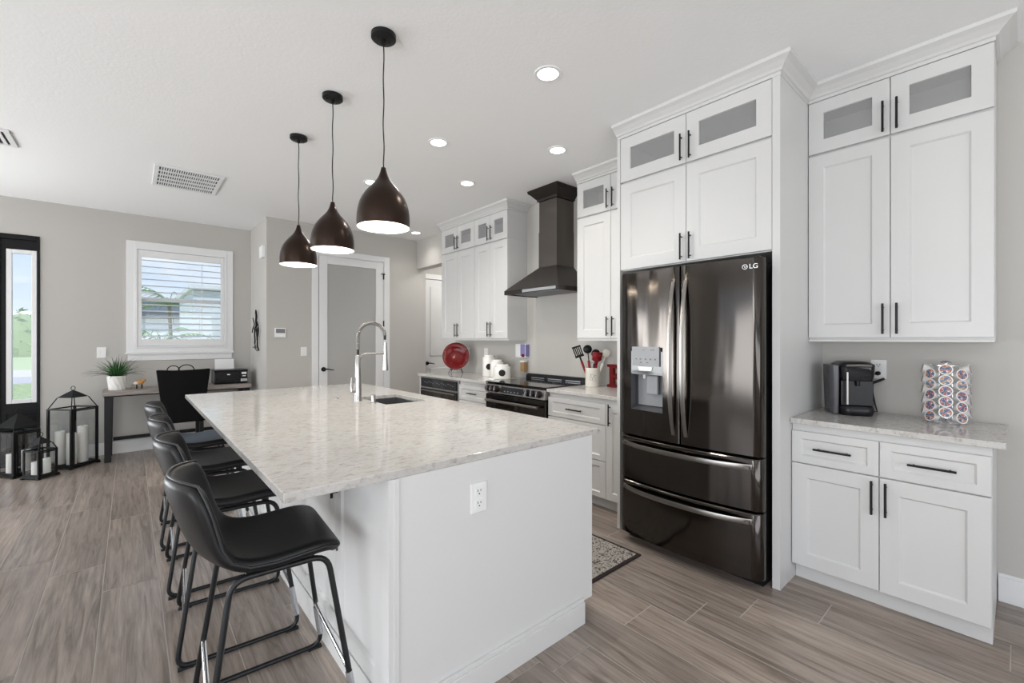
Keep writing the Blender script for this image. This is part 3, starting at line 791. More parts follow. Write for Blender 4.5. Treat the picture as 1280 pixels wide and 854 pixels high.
for i in range(n):
    zc = lz0 + (i + .5) * sp_; M = Matrix.Translation((0, YW - .007, zc)) @ Matrix.Rotation(math.radians(17), 4, 'X')
    pts = [(.032 * math.cos(a), .0045 * math.sin(a)) for a in [k_ * pi / 6 for k_ in range(12)]]
    b.ring([[M @ Vector((px0 + st + .002, p, q_)) for p, q_ in pts], [M @ Vector((px1 - st - .002, p, q_)) for p, q_ in pts]])
b.build('louvers', 'trim_paint', wn)
b = MB(); b.box(.725, .733, YW - .045, YW - .039, lz0 + .03, lz1 - .03); b.build('tilt_rod', 'trim_paint', wn)
b = MB(); a0, a1 = YW + .06, YW + .10
b.box(.035, .075, a0, a1, 1.28, 2.55); b.box(.98, 1.02, a0, a1, 1.28, 2.55); b.box(.075, .98, a0, a1, 1.28, 1.32); b.box(.075, .98, a0, a1, 2.51, 2.55); b.box(.075, .98, a0 - .01, a1, 1.885, 1.935)
b.build('sash', 'trim_paint', wn)
b = MB(); b.box(.075, .98, YW + .085, YW + .09, 1.32, 1.885); b.box(.075, .98, YW + .085, YW + .09, 1.935, 2.51); b.build('glass_pane', 'clear_glass', wn)

# ------------------------------------------------------------------ black entry: sidelight and door
en = D.objects.new('door_1', None); COL.objects.link(en); en.location = (-1.4, YW, 0); struct(en)
b = MB(); y0, y1 = YW - .012, YW + .10
sx0, sx1 = -1.062, -.766
b.box(sx1 - .022, sx1, y0, y1, 0, 2.555); b.box(-1.10, sx0 + .0, y0, y1, 0, 2.555); b.box(sx0, sx1 - .022, y0, y1, 2.50, 2.555); b.box(-2.10, -2.06, y0, y1, 0, 2.555); b.box(-2.06, -1.10, y0, y1, 2.50, 2.555)
b.build('door_frame', 'door_black', en, bevel=.003)
b = MB(); ym0, ym1 = YW + .01, YW + .055; gx0, gx1, gz0, gz1 = -1.020, -.790, .69, 2.39
b.box(sx0, gx0, ym0, ym1, .02, 2.50); b.box(gx1, sx1 - .022, ym0, ym1, .02, 2.50); b.box(gx0, gx1, ym0, ym1, gz1, 2.50); b.box(gx0, gx1, ym0 + .012, ym1, .02, gz0)
b.box(gx0, gx1, ym0, ym0 + .012, .02, .16); b.box(gx0, gx1, ym0, ym0 + .012, .58, gz0); b.box(gx0 + .04, gx1 - .04, ym0 + .004, ym0 + .012, .20, .54)
b.build('sidelight_panel', 'door_black', en, bevel=.003)
b = MB(); w = .042
b.box(gx0, gx0 + w, ym0 - .012, ym1, gz0, gz1); b.box(gx1 - w, gx1, ym0 - .012, ym1, gz0, gz1); b.box(gx0 + w, gx1 - w, ym0 - .012, ym1, gz0, gz0 + w); b.box(gx0 + w, gx1 - w, ym0 - .012, ym1, gz1 - w, gz1)
b.build('glass_frame', 'trim_paint', en, bevel=.004)
b = MB(); b.box(gx0 + w, gx1 - w, ym0 + .02, ym0 + .026, gz0 + w, gz1 - w); b.build('glass_pane', 'sidelight_glass', en)
b = MB(); b.box(-2.055, -1.105, ym0, ym1, .02, 2.49)
for (a, c_) in ((.15, .75), (.9, 2.3)): b.box(-1.93, -1.22, ym0 - .008, ym0, a, c_)
b.build('door_leaf', 'door_black', en, bevel=.003)
b = MB(); b.box(-2.10, -.766, YW - .02, YW + T, .0005, .018); b.build('threshold', 'door_black', en)

# ------------------------------------------------------------------ pantry door
pd = D.objects.new('door_2', None); COL.objects.link(pd); pd.location = (2.41, YB, 0); struct(pd)
b = MB(); ca0, ca1, cz = 1.855, 2.975, 2.635
for (a, c_, d, e) in ((ca0, 1.935, 0, cz), (2.885, ca1, 0, cz), (1.935, 2.885, 2.555, cz)):
    b.box(a, c_, YB - .02, YB - .0003, d, e)
b.build('casing', 'trim_paint', pd, bevel=.004)
b = MB(); b.box(1.93, 1.945, YB, YB + T, 0, 2.56); b.box(2.875, 2.89, YB, YB + T, 0, 2.56); b.box(1.945, 2.875, YB, YB + T, 2.545, 2.56); b.build('jamb', 'trim_paint', pd)
b = MB(); dx0, dx1, dz0, dz1 = 1.948, 2.872, .01, 2.542; w = .112; yd0, yd1 = YB - .012, YB + .028
b.box(dx0, dx0 + w, yd0, yd1, dz0, dz1); b.box(dx1 - w, dx1, yd0, yd1, dz0, dz1); b.box(dx0 + w, dx1 - w, yd0, yd1, dz1 - .10, dz1); b.box(dx0 + w, dx1 - w, yd0, yd1, dz0, .26)
b.build('door_leaf', 'trim_paint', pd, bevel=.003)
b = MB(); b.box(dx0 + w, dx1 - w, YB + .004, YB + .010, .26, dz1 - .10); b.build('glass_pane', 'frost_glass', pd)
def lever(parent, M, u, v, wf, dirn):
    b = MB(); P = lambda a, bb, c_: M @ Vector((a, bb, c_))
    b.cyl(P(u, v, wf + .0003), P(u, v, wf + .012), .031, seg=24); b.cyl(P(u, v, wf + .012), P(u, v, wf + .05), .011, seg=12)
    b.tube([P(u, v, wf + .045), P(u + dirn * .03, v + .004, wf + .052), P(u + dirn * .07, v - .004, wf + .05), P(u + dirn * .125, v - .014, wf + .045)], [.011, .010, .008, .006], 10)
    return b.build('door_handle', 'black_metal', parent, smooth=True)
lever(pd, MY, 2.005, .985, -(YB - .012), 1)
b = MB()
for z in (2.34, 1.63, .3):
    b.box(2.868, 2.884, YB - .024, YB - .0125, z - .045, z + .045)
b.box(2.835, 2.895, YB - .030, YB - .0205, 2.368, 2.380)
b.build('hinges', 'black_metal', pd)
# hall door
hd_ = D.objects.new('door_3', None); COL.objects.link(hd_); hd_.location = (4.2, 6.66, 0); struct(hd_)
b = MB()
for (a, c_, d, e) in ((3.70, 3.785, 0, 2.52), (4.615, 4.70, 0, 2.52), (3.785, 4.615, 2.435, 2.52)): b.box(a, c_, 6.642, 6.6597, d, e)
b.build('casing', 'trim_paint', hd_, bevel=.004)
b = MB(); panel(b, MY, 3.788, 4.612, .01, 2.432, -6.668, t=.035, s=.11, rec=0, bev=.001)
for (a, c_) in ((.22, .88), (1.10, 2.30)): panel(b, MY, 3.90, 4.50, a, c_, -6.6675, t=.001, s=.004, rec=-.0, bev=.03)
b.build('door_leaf', 'trim_paint', hd_)
b = MB()
for (a, c_) in ((.24, .90), (1.11, 2.31)): b.box(3.91, 4.49, 6.655, 6.6678, a, c_)
b.build('raised_panels', 'trim_paint', hd_, bevel=.010)
lever(hd_, MY, 3.85, .985, -6.668, 1)

# ------------------------------------------------------------------ refrigerator
fr = thing('refrigerator', 'large black stainless french-door refrigerator with two bottom freezer drawers', 'refrigerator', (3.0, 1.385, 0))
FY0, FY1 = .925, 1.845; fym = (FY0 + FY1) / 2; XE = 2.605; BOW = .045
def fxs(y):
    q_ = (y - fym) / ((FY1 - FY0) / 2)
    return XE - BOW * (1 - q_ * q_) + .022 * max(0., (abs(q_) - .93) / .07) ** 2
def curved(b, y0, y1, z0, z1, hole=None, ny=22, back=2.675):
    ys = [y0 + (y1 - y0) * i / ny for i in range(ny + 1)]; zs = [z0, z0 + .006, z1 - .006, z1]
    if hole:
        ys = sorted(set([y for y in ys if min(abs(y - hole[0]), abs(y - hole[1])) > .004] + [hole[0], hole[1]])); zs = sorted(zs + [hole[2], hole[3]])
    def pt(y, z):
        e = .006 if z in (z0, z1) else 0.; e += .006 if y in (y0, y1) else 0.
        return (fxs(y) + e, y, z)
    V = [[b.bm.verts.new(pt(y, z)) for z in zs] for y in ys]; K = [[b.bm.verts.new((back, y, z)) for z in zs] for y in ys]
    for i in range(len(ys) - 1):
        for j in range(len(zs) - 1):
            if hole and hole[0] - 1e-6 <= ys[i] and ys[i + 1] <= hole[1] + 1e-6 and hole[2] - 1e-6 <= zs[j] and zs[j + 1] <= hole[3] + 1e-6: continue
            b.bm.faces.new((V[i][j], V[i][j + 1], V[i + 1][j + 1], V[i + 1][j])); b.bm.faces.new((K[i][j], K[i + 1][j], K[i + 1][j + 1], K[i][j + 1]))
    n_, m_ = len(ys) - 1, len(zs) - 1
    for i in range(n_):
        b.bm.faces.new((V[i][0], V[i + 1][0], K[i + 1][0], K[i][0])); b.bm.faces.new((V[i][m_], K[i][m_], K[i + 1][m_], V[i + 1][m_]))
    for j in range(m_):
        b.bm.faces.new((V[0][j], K[0][j], K[0][j + 1], V[0][j + 1])); b.bm.faces.new((V[n_][j], V[n_][j + 1], K[n_][j + 1], K[n_][j]))
    return b
b = MB(); b.box(2.69, 3.44, FY0 + .005, FY1 - .005, .035, 1.83); b.build('body', 'black_steel_dark', fr, bevel=.004)
b = MB(); b.box(2.70, 3.40, FY0 + .02, FY1 - .02, .0, .034); b.build('base_grille', 'black_plastic', fr)
b = MB(); b.box(2.62, 2.72, FY0 + .01, FY0 + .06, 1.8305, 1.862); b.box(2.62, 2.72, FY1 - .06, FY1 - .01, 1.8305, 1.862); b.build('hinge_covers', 'black_plastic', fr, bevel=.004)
HL = (1.49, 1.742, .925, 1.345)
b = MB(); curved(b, FY0, 1.368, .745, 1.855); d1 = b.build('door', 'black_steel', fr, smooth=True)
b = MB(); curved(b, 1.378, FY1, .745, 1.855, HL, 24); d2 = b.build('door', 'black_steel', fr, smooth=True)
b = MB(); curved(b, FY0, FY1, .442, .733, ny=36); w1 = b.build('drawer', 'black_steel', fr, smooth=True)
b = MB(); curved(b, FY0, FY1, .062, .430, ny=36); w2 = b.build('drawer', 'black_steel', fr, smooth=True)
def ribbon_v(parent, yc, z0, z1, w=.028, so=.050):
    b = MB(); R = []; n = 20
    for i in range(n + 1):
        q_ = i / n; z = z0 + (z1 - z0) * q_; off = so * (1 - abs(2 * q_ - 1) ** 3.2)
        xf = fxs(yc) - .0015 - off; ww = w / 2 * (1 - .25 * abs(2 * q_ - 1) ** 2)
        R.append([(xf - .004, yc - ww, z), (xf - .007, yc, z), (xf - .004, yc + ww, z), (xf + .008, yc + ww * .8, z), (xf + .008, yc - ww * .8, z)])
    b.ring(R, True, True); 
    return b.build('handle', 'handle_steel', parent, smooth=True)
ribbon_v(d1, 1.332, .80, 1.76); ribbon_v(d2, 1.414, .80, 1.76)
def ribbon_h(parent, y0, y1, zc, w=.030, so=.045):
    b = MB(); R = []; n = 28
    for i in range(n + 1):
        q_ = i / n; y = y0 + (y1 - y0) * q_; off = so * (1 - abs(2 * q_ - 1) ** 4) + .004; xf = fxs(y) - off
        R.append([(xf, y, zc - w / 2), (xf - .004, y, zc), (xf, y, zc + w / 2), (xf + .010, y, zc + w * .4), (xf + .010, y, zc - w * .4)])
    b.ring(R, True, True)
    for y in (y0 + .02, y1 - .02): b.box(fxs(y) - .03, fxs(y) - .0005, y - .012, y + .012, zc - .008, zc + .008)
    return b.build('handle', 'handle_steel', parent, smooth=True)
ribbon_h(w1, .965, 1.805, .690); ribbon_h(w2, .965, 1.805, .388)
# dispenser
dp = MB(); y0, y1, z0, z1 = HL; xb_ = 2.668
xf0, xf1 = fxs(y0) + .001, fxs(y1) + .001
for pts in ([(xf0, y0, z0), (xf1, y1, z0), (xb_, y1, z0 + .02), (xb_, y0, z0 + .02)], [(xf0, y0, z1), (xf1, y1, z1), (xb_, y1, z1), (xb_, y0, z1)],
            [(xf0, y0, z0), (xf0, y0, z1), (xb_, y0, z1), (xb_, y0, z0 + .02)], [(xf1, y1, z0), (xf1, y1, z1), (xb_, y1, z1), (xb_, y1, z0 + .02)],
            [(xb_, y0, z0 + .02), (xb_, y1, z0 + .02), (xb_, y1, z1), (xb_, y0, z1)]): dp.poly(pts)
ds = dp.build('dispenser', 'tank_gray', d2)
def shift(o, dx):  # no-op helper kept for clarity of depth
    return o
xm = (xf0 + xf1) / 2
b = MB(); b.prism([(fxs(1.49) + .002, 1.492), (fxs(1.74) + .002, 1.740), (xb_ - .01, 1.740), (xb_ - .01, 1.492)], 1.165, 1.318); b.build('dispenser_head', 'black_gloss', d2)
b = MB(); ya, yb = 1.512, 1.728; b.prism([(fxs(ya) - .006, ya), (fxs((ya + yb) / 2) - .007, (ya + yb) / 2), (fxs(yb) - .006, yb), (fxs(yb) + .02, yb), (fxs(ya) + .02, ya)], 1.222, 1.349); b.build('control_panel', 'display_silver', d2)
for i, (yy, zz, ww, hh) in enumerate(((1.56, 1.328, .03, .004), (1.63, 1.328, .02, .004), (1.69, 1.268, .010, .010), (1.655, 1.268, .012, .010), (1.615, 1.268, .012, .010), (1.575, 1.268, .012, .010), (1.54, 1.268, .010, .010), (1.65, 1.245, .014, .006), (1.60, 1.245, .014, .006))):
    b = MB(); b.box(fxs(yy) - .0085, fxs(yy) - .0075, yy - ww / 2, yy + ww / 2, zz - hh / 2, zz + hh / 2); b.build('button_mark', 'tank_gray', d2)
b = MB(); b.prism([(-.055, 0), (.055, 0), (.045, -.028), (-.045, -.028)], 0, .012, Matrix.Translation((fxs(1.62) - .004, 1.62, 1.218)) @ Matrix(((0, 0, 1, 0), (1, 0, 0, 0), (0, 1, 0, 0), (0, 0, 0, 1)))); b.build('water_label', 'white_plastic', d2)
b = MB(); b.box(2.612, 2.640, 1.555, 1.640, 1.03, 1.16); b.build('paddle', 'display_silver', d2, bevel=.008)
b = MB(); b.box(2.662, 2.667, 1.50, 1.73, .95, 1.16); b.build('back_plate', 'display_silver', d2)
b = MB(); b.cyl((2.625, 1.66, 1.164), (2.625, 1.66, 1.135), .010, seg=12); b.build('spout', 'white_plastic', d2, smooth=True)
def text_mesh(txt, size, depth, M, m, name, parent=None, loc=None, sx=1.):
    cu = D.curves.new('t', 'FONT'); cu.body = txt; cu.size = size; cu.extrude = depth; cu.align_x = 'CENTER'; cu.align_y = 'CENTER'
    o_ = D.objects.new('t', cu); COL.objects.link(o_); bpy.context.view_layer.update()
    me_ = o_.to_mesh(); bm_ = bmesh.new(); bm_.from_mesh(me_); o_.to_mesh_clear(); D.objects.remove(o_); D.curves.remove(cu)
    b = MB(); b.bm.free(); b.bm = bm_; bm_.transform(M @ Matrix.Diagonal((sx, 1, 1, 1)))
    return b.build(name, m, parent, loc)
# (text x -> world -Y, text y -> Z, text z -> -X) for lettering read from the room
MT = Matrix(((0, 0, -1, 0), (-1, 0, 0, 0), (0, 1, 0, 0), (0, 0, 0, 1)))
text_mesh('LG', .037, .0006, Matrix.Translation((fxs(.960) - .0016, .960, 1.803)) @ Matrix.Rotation(math.atan(.185), 4, 'Z') @ MT, 'logo_silver', 'logo', d1)
b = MB(); yl = 1.003; Mr = Matrix.Translation((fxs(yl) - .0016, yl, 1.803)) @ Matrix.Rotation(math.atan(.163), 4, 'Z') @ MT
b.ring([[Mr @ Vector((r * math.cos(a * pi / 12), r * math.sin(a * pi / 12), z)) for a in range(24)] for r, z in ((.014, -.0006), (.014, .0006), (.0115, .0006), (.0115, -.0006), (.014, -.0006))], True, False)
b.prism([(-.002, -.006), (0, -.006), (0, .007), (-.002, .007)], -.0006, .0006, Mr); b.prism([(0, -.006), (.005, -.006), (.005, -.004), (0, -.004)], -.0006, .0006, Mr); b.prism([(.003, 0), (.012, 0), (.012, .002), (.003, .002)], -.0006, .0006, Mr)
b.lathe([(0, -.0006), (.0018, -.0006), (.0018, .0006), (0, .0006)], (0, 0, 0), 8, Mr @ Matrix.Translation((-.006, .005, 0)))
b.build('emblem', 'logo_silver', d1)

# ------------------------------------------------------------------ range
RY0, RY1 = 2.848, 3.746
rg = thing('range', 'black stainless slide-in electric range with glass cooktop and six knobs', 'range', (3.2, 3.3, 0))
b = MB(); b.box(2.93, 3.50, RY0 + .003, RY1 - .003, .05, .925); b.build('body', 'black_steel_dark', rg)
b = MB(); b.box(2.95, 3.45, RY0 + .03, RY1 - .03, 0, .0495); b.build('base', 'black_plastic', rg)
b = MB(); b.box(2.875, 3.46, RY0 - .002, RY1 + .002, .946, .954); b.box(2.90, 3.46, RY0 + .003, RY1 - .003, .9255, .9458); b.build('cooktop', 'black_gloss', rg, bevel=.002)
b = MB()
for (cx_, cy_, r) in ((3.05, 3.05, .115), (3.05, 3.53, .10), (3.30, 3.05, .085), (3.30, 3.53, .105), (3.18, 3.29, .06)):
    b.ring([[(cx_ + rr * math.cos(a * pi / 20), cy_ + rr * math.sin(a * pi / 20), z) for a in range(40)] for rr, z in ((r, .9543), (r - .003, .9543))], True, False)
b.build('burner_rings', 'gray_plastic', rg)
b = MB(); b.prism([(3.462, .9255), (3.515, .9255), (3.515, 1.005), (3.485, 1.005), (3.462, .985)], RY0, RY1, Matrix(((1, 0, 0, 0), (0, 0, 1, 0), (0, 1, 0, 0), (0, 0, 0, 1))))
b.build('rear_vent', 'black_plastic', rg, bevel=.003)
b = MB()
for k in range(3): b.box(3.455, 3.4615, RY0 + .08 + k * .26, RY0 + .28 + k * .26, .960, .968)
b.build('vent_slots', 'steel', rg)
MC = Matrix(((1, 0, 0, 0), (0, 0, 1, 0), (0, 1, 0, 0), (0, 0, 0, 1)))
b = MB(); b.prism([(2.885, .925), (2.93, .925), (2.93, .838), (2.868, .838)], RY0 + .004, RY1 - .004, MC); cp = b.build('control_panel', 'handle_steel', rg, bevel=.002)
nv = Vector((-.087, 0, .017)).normalized(); nv = Vector((-.98, 0, .19)).normalized()
def onp(y, q_, o_=0.):  # q_ 0 bottom .. 1 top of the sloped panel
    return Vector((2.868 + .017 * q_, y, .838 + .087 * q_)) + nv * o_
for (a, c_) in ((3.155, 3.49),):
    b = MB(); b.ring([[onp(a, .15, z), onp(c_, .15, z), onp(c_, .85, z), onp(a, .85, z)] for z in (.0003, .003)]); b.build('display', 'black_gloss', cp)
    b = MB(); 
    for i in range(5): b.ring([[onp(3.22 + i * .05, .32, z), onp(3.235 + i * .05, .32, z), onp(3.235 + i * .05, .38, z), onp(3.22 + i * .05, .38, z)] for z in (.0032, .0036)])
    b.build('display_marks', 'display_glow', cp)
for y in (2.93, 3.005, 3.08, 3.555, 3.62, 3.685):
    b = MB(); b.cyl(onp(y, .5, .0003), onp(y, .5, .012), .034, seg=24); b.cyl(onp(y, .5, .012), onp(y, .5, .042), .030, .028, seg=24); kn = b.build('knob', 'hood_dark', cp, smooth=True)
    b = MB(); b.tube([onp(y, .25, .044), onp(y, .75, .044)], .003, 6); b.build('knob_grip', 'chrome', kn)
b = MB(); b.box(2.872, 2.929, RY0 + .006, RY1 - .006, .25, .826); od = b.build('oven_door', 'black_steel', rg, bevel=.004)
b = MB(); b.box(2.870, 2.8718, RY0 + .11, RY1 - .11, .36, .66); b.build('oven_window', 'black_gloss', od)
b = MB(); b.tube([(2.825, RY0 + .06, .765), (2.822, (RY0 + RY1) / 2, .765), (2.825, RY1 - .06, .765)], .0145, 12)
for y in (RY0 + .09, RY1 - .09): b.cyl((2.825, y, .765), (2.8715, y, .765), .010, seg=10)
b.build('handle', 'handle_steel', od, smooth=True)
b = MB(); b.box(2.875, 2.929, RY0 + .006, RY1 - .006, .06, .24); b.build('drawer', 'black_steel', rg, bevel=.004)

# microwave drawer
mw = thing('microwave_drawer', 'built-in black and steel microwave drawer at the left end of the base cabinets', 'microwave', (3.1, 4.75, .5))
b = MB(); b.box(2.935, 3.40, 4.33, 5.17, .505, .905); b.build('body', 'black_steel_dark', mw)
b = MB(); b.box(2.905, 2.934, 4.310, 5.190, .502, .912); b.build('trim_frame', 'steel', mw, bevel=.003)
b = MB(); b.box(2.892, 2.9045, 4.335, 5.165, .785, .895); cp = b.build('control_panel', 'black_gloss', mw, bevel=.002)
b = MB()
for i in range(14): b.box(2.8912, 2.8918, 4.40 + i * .05, 4.425 + i * .05, .835 + (i % 3) * .01, .838 + (i % 3) * .01)
b.build('display_marks', 'display_glow', cp)
b = MB(); b.box(2.885, 2.9045, 4.335, 5.165, .515, .765); dr = b.build('drawer_front', 'black_steel', mw, bevel=.003)
b = MB(); b.box(2.868, 2.8848, 4.36, 5.14, .735, .752); b.build('handle', 'handle_steel', dr, bevel=.003)

# ------------------------------------------------------------------ range hood
HY0, HY1, HX = 2.845, 3.635, 3.04; CY0, CY1, CX = 3.065, 3.325, 3.255
hood = thing('range_hood', 'dark steel pyramid wall hood with square chimney above the range', 'range hood', (XW, 3.24, 1.87))
b = MB(); z0 = 1.872; z1 = 1.915; xw = XW - .001
for (a, c_, d, e) in ((HX, HX + .02, HY0, HY1), (HX + .02, xw, HY0, HY0 + .02), (HX + .02, xw, HY1 - .02, HY1)): b.box(a, c_, d, e, z0, z1)
b.build('rim', 'hood_dark', hood, bevel=.001)
b = MB(); A_ = [(HX, HY0, z1 + .0005), (HX, HY1, z1 + .0005), (xw, HY1, z1 + .0005), (xw, HY0, z1 + .0005)]; B_ = [(CX, CY0, 2.15), (CX, CY1, 2.15), (xw, CY1, 2.15), (xw, CY0, 2.15)]
b.ring([A_, B_], True, True); b.build('canopy', 'hood_dark', hood)
b = MB(); b.box(CX, xw, CY0, CY1, 2.151, 2.52); b.build('lower_duct_cover', 'hood_steel', hood, bevel=.001)
b = MB(); b.box(CX + .004, xw, CY0 + .004, CY1 - .004, 2.5205, 2.87); b.build('upper_duct_cover', 'hood_steel', hood, bevel=.001)
prof = [(.002, 2.845), (.012, 2.845), (.015, 2.865), (.03, 2.880), (.06, 2.915), (.075, 2.925), (.085, 2.940), (.085, 2.958), (.002, 2.958)]
P_ = [Vector((xw, CY0, 0)), Vector((CX, CY0, 0)), Vector((CX, CY1, 0)), Vector((xw, CY1, 0))]; nn = [Vector((0, -1, 0)), Vector((-1, -1, 0)), Vector((-1, 1, 0)), Vector((0, 1, 0))]
b = MB(); b.ring([[p + n_ * a + Vector((0, 0, z)) for a, z in prof] for p, n_ in zip(P_, nn)]); b.build('chimney_crown', 'hood_dark', hood)
b = MB(); b.box(HX + .021, xw, HY0 + .021, HY1 - .021, 1.885, 1.900); b.build('underside', 'steel', hood)
for a, c_ in ((HY0 + .06, 3.225), (3.255, HY1 - .06)):
    b = MB(); b.box(HX + .10, xw - .04, a, c_, 1.880, 1.8848)
    for i in range(9): b.box(HX + .11, xw - .05, a + .02 + i * .035, a + .035 + i * .035, 1.876, 1.8799)
    b.build('baffle_filter', 'steel', hood)
b = MB(); b.box(HX - .003, HX - .0003, HY0 + .03, HY0 + .50, 1.880, 1.908); b.build('control_strip', 'display_silver', hood)

# ------------------------------------------------------------------ bar stools (built at the origin, seat faces +X)
def make_stool(label):
    t_ = thing('bar_stool', label, 'bar stool', (0, 0, 0), 0, 'black bar stools along the island')
    prof = [(.178, .628), (.172, .652), (.13, .664), (.06, .655), (-.02, .643), (-.10, .640), (-.165, .652), (-.218, .690), (-.251, .745), (-.275, .815), (-.295, .88), (-.313, .950)]
    half = [.195, .215, .226, .228, .228, .228, .226, .222, .218, .214, .208, .188]
    curl = [.0, .0, .002, .007, .013, .022, .040, .062, .074, .080, .082, .080]
    n = len(prof); m_ = 14; G_ = []
    for i, (px, pz) in enumerate(prof):
        a_ = Vector((prof[min(i + 1, n - 1)][0] - prof[max(i - 1, 0)][0], prof[min(i + 1, n - 1)][1] - prof[max(i - 1, 0)][1])).normalized()
        nrm = Vector((a_.y, -a_.x))                                   # towards the sitter
        if nrm.y < 0 and i < 5: nrm = -nrm
        row = []
        for j in range(m_ + 1):
            tt = -1 + 2 * j / m_; q_ = abs(tt) ** 2.2
            droop = (.018 if i == n - 1 else .008 if i == n - 2 else 0) * max(0, abs(tt) - .25) ** 2 / .5625
            row.append(Vector((px + nrm.x * curl[i] * q_, half[i] * tt, pz + nrm.y * curl[i] * q_ - droop - (.0 if i != n - 1 else .012 * q_))))
        G_.append(row)
    b = MB(); V = [[b.bm.verts.new(p) for p in r] for r in G_]
    for i in range(n - 1):
        for j in range(m_): b.bm.faces.new((V[i][j], V[i][j + 1], V[i + 1][j + 1], V[i + 1][j]))
    s_ = b.build('seat_shell', 'leather', t_, smooth='all', solid=.044, sub=2)
    s_.modifiers['thickness'].offset = 1 if False else 0
    edge = [G_[i][0] for i in range(n)] + [G_[-1][j] for j in range(1, m_)] + [G_[i][-1] for i in range(n - 1, -1, -1)]
    b = MB(); b.tube(edge, .0045, 6); b.build('piping', 'piping', s_, smooth='all')
    for sd_ in (-1, 1):
        pth = [(.145, sd_ * .195, .621), (.235, sd_ * .262, .012), (-.238, sd_ * .262, .012), (-.150, sd_ * .195, .621)]
        pth = rounded(pth, .055, 6, True)
        b = MB(); b.tube(pth, .0100, 12, closed=True); lg = b.build('leg_frame', 'black_tube', t_, smooth='all')
        b = MB()
        for x in (.205, -.205): b.box(x - .028, x + .028, sd_ * .262 - .011, sd_ * .262 + .011, 0, .009)
        b.build('foot_glide', 'rubber', lg)
        # clear sleeve on the lower front leg
        q0, q1 = .37, .03
        f_ = lambda z: (.145 + .090 * (.607 - z) / .595, sd_ * (.195 + .067 * (.621 - z) / .609), z)
        b = MB(); b.tube([f_(.20), f_(.12), f_(.065)], .0125, 12); b.build('leg_sleeve', 'clear_sleeve', lg, smooth=True)
    zf = .215; yy = .195 + .067 * (.621 - zf) / .609 - .009; xf_ = .145 + .090 * (.607 - zf) / .595
    b = MB(); b.cyl((xf_, -yy, zf), (xf_, yy, zf), .0095, seg=12); b.build('footrest', 'chrome', t_, smooth=True)
    xr = -.150 - .088 * (.607 - zf) / .595
    b = MB(); b.cyl((xr, -yy, zf), (xr, yy, zf), .0095, seg=12); b.build('rear_stretcher', 'chrome', t_, smooth=True)
    b = MB(); b.tube([(.10, -.19, .618), (.10, .19, .618)], .008, 8); b.tube([(-.10, -.19, .618), (-.10, .19, .618)], .008, 8)
    b.build('seat_support', 'black_tube', t_)
    return t_
st0 = make_stool('black leather bar stool nearest the camera, its seat fully in view')
st0.location = (.408, 1.845, 0); st0.rotation_euler = (0, 0, math.radians(-4))
dup(st0, (.402, 2.57, 0), math.radians(-4), 'black leather bar stool, second from the camera along the island')
dup(st0, (.397, 3.25, 0), math.radians(-2), 'black leather bar stool, third from the camera along the island')
dup(st0, (.397, 3.97, 0), math.radians(-2), 'black leather bar stool farthest from the camera, nearest the desk')

# ------------------------------------------------------------------ desk
dk = thing('desk', 'long narrow desk with grey wood top and black metal legs under the window', 'desk', (.5, 6.97, 0))
DX0, DX1, DY0, DY1, DZ = -.235, 1.228, 6.75, 7.20, .806
b = MB(); b.box(DX0, DX1, DY0, DY1, DZ - .052, DZ); b.build('desktop', 'desk_wood', dk, bevel=.002)
b = MB(); b.box(DX0 + .01, DX1 - .01, DY0 + .012, DY1 - .01, DZ - .066, DZ - .0525); b.build('apron', 'black_metal', dk)
for (lx, sgn) in ((DX0 + .015, 1), (DX1 - .085, -1)):
    b = MB()
    for y in (DY0 + .015, DY1 - .045):
        b.prism([(lx, DZ - .067), (lx + .07, DZ - .067), (lx + .07 - (.012 if sgn > 0 else 0), 0), (lx + (0 if sgn > 0 else .012), 0)], y, y + .03, MC)
    b.box(lx + .015, lx + .05, DY0 + .046, DY1 - .046, .10, .13); b.build('leg', 'black_metal', dk, bevel=.002)
b = MB(); b.box(DX0 + .08, DX1 - .08, DY1 - .042, DY1 - .018, .175, .215); b.build('stretcher', 'black_metal', dk)

# desk chair, seen from behind
ch = thing('desk_chair', 'black high-back upholstered chair facing the desk', 'chair', (.47, 6.5, 0))
b = MB(); R = []
for i in range(13):
    q_ = i / 12; z = .44 + .60 * q_; w = .185 + .068 * q_; yb = 6.36 - .035 * math.sin(q_ * 1.6) * 1.0
    row = []
    for j in range(9):
        tt = -1 + j / 4; row.append((.472 + w * tt, yb - .018 * (1 - tt * tt) + (.0), z + (.012 * tt * tt if i == 12 else 0)))
    for j in range(8, -1, -1):
        tt = -1 + j / 4; row.append((.472 + w * tt * .98, yb + .055 - .018 * (1 - tt * tt), z + (.012 * tt * tt if i == 12 else 0)))
    R.append(row)
b.ring(R); b.build('backrest', 'chair_fabric', ch, bevel=.012, bseg=3)
b = MB(); b.box(.25, .695, 6.42, 6.86, .42, .50); b.build('seat', 'chair_fabric', ch, bevel=.02, bseg=3)
for (x, y) in ((.27, 6.40), (.625, 6.40), (.27, 6.80), (.625, 6.80)):
    b = MB(); b.prism([(x, y), (x + .042, y), (x + .042, y + .042), (x, y + .042)], 0, .4195); b.build('leg', 'black_metal', ch, bevel=.003)

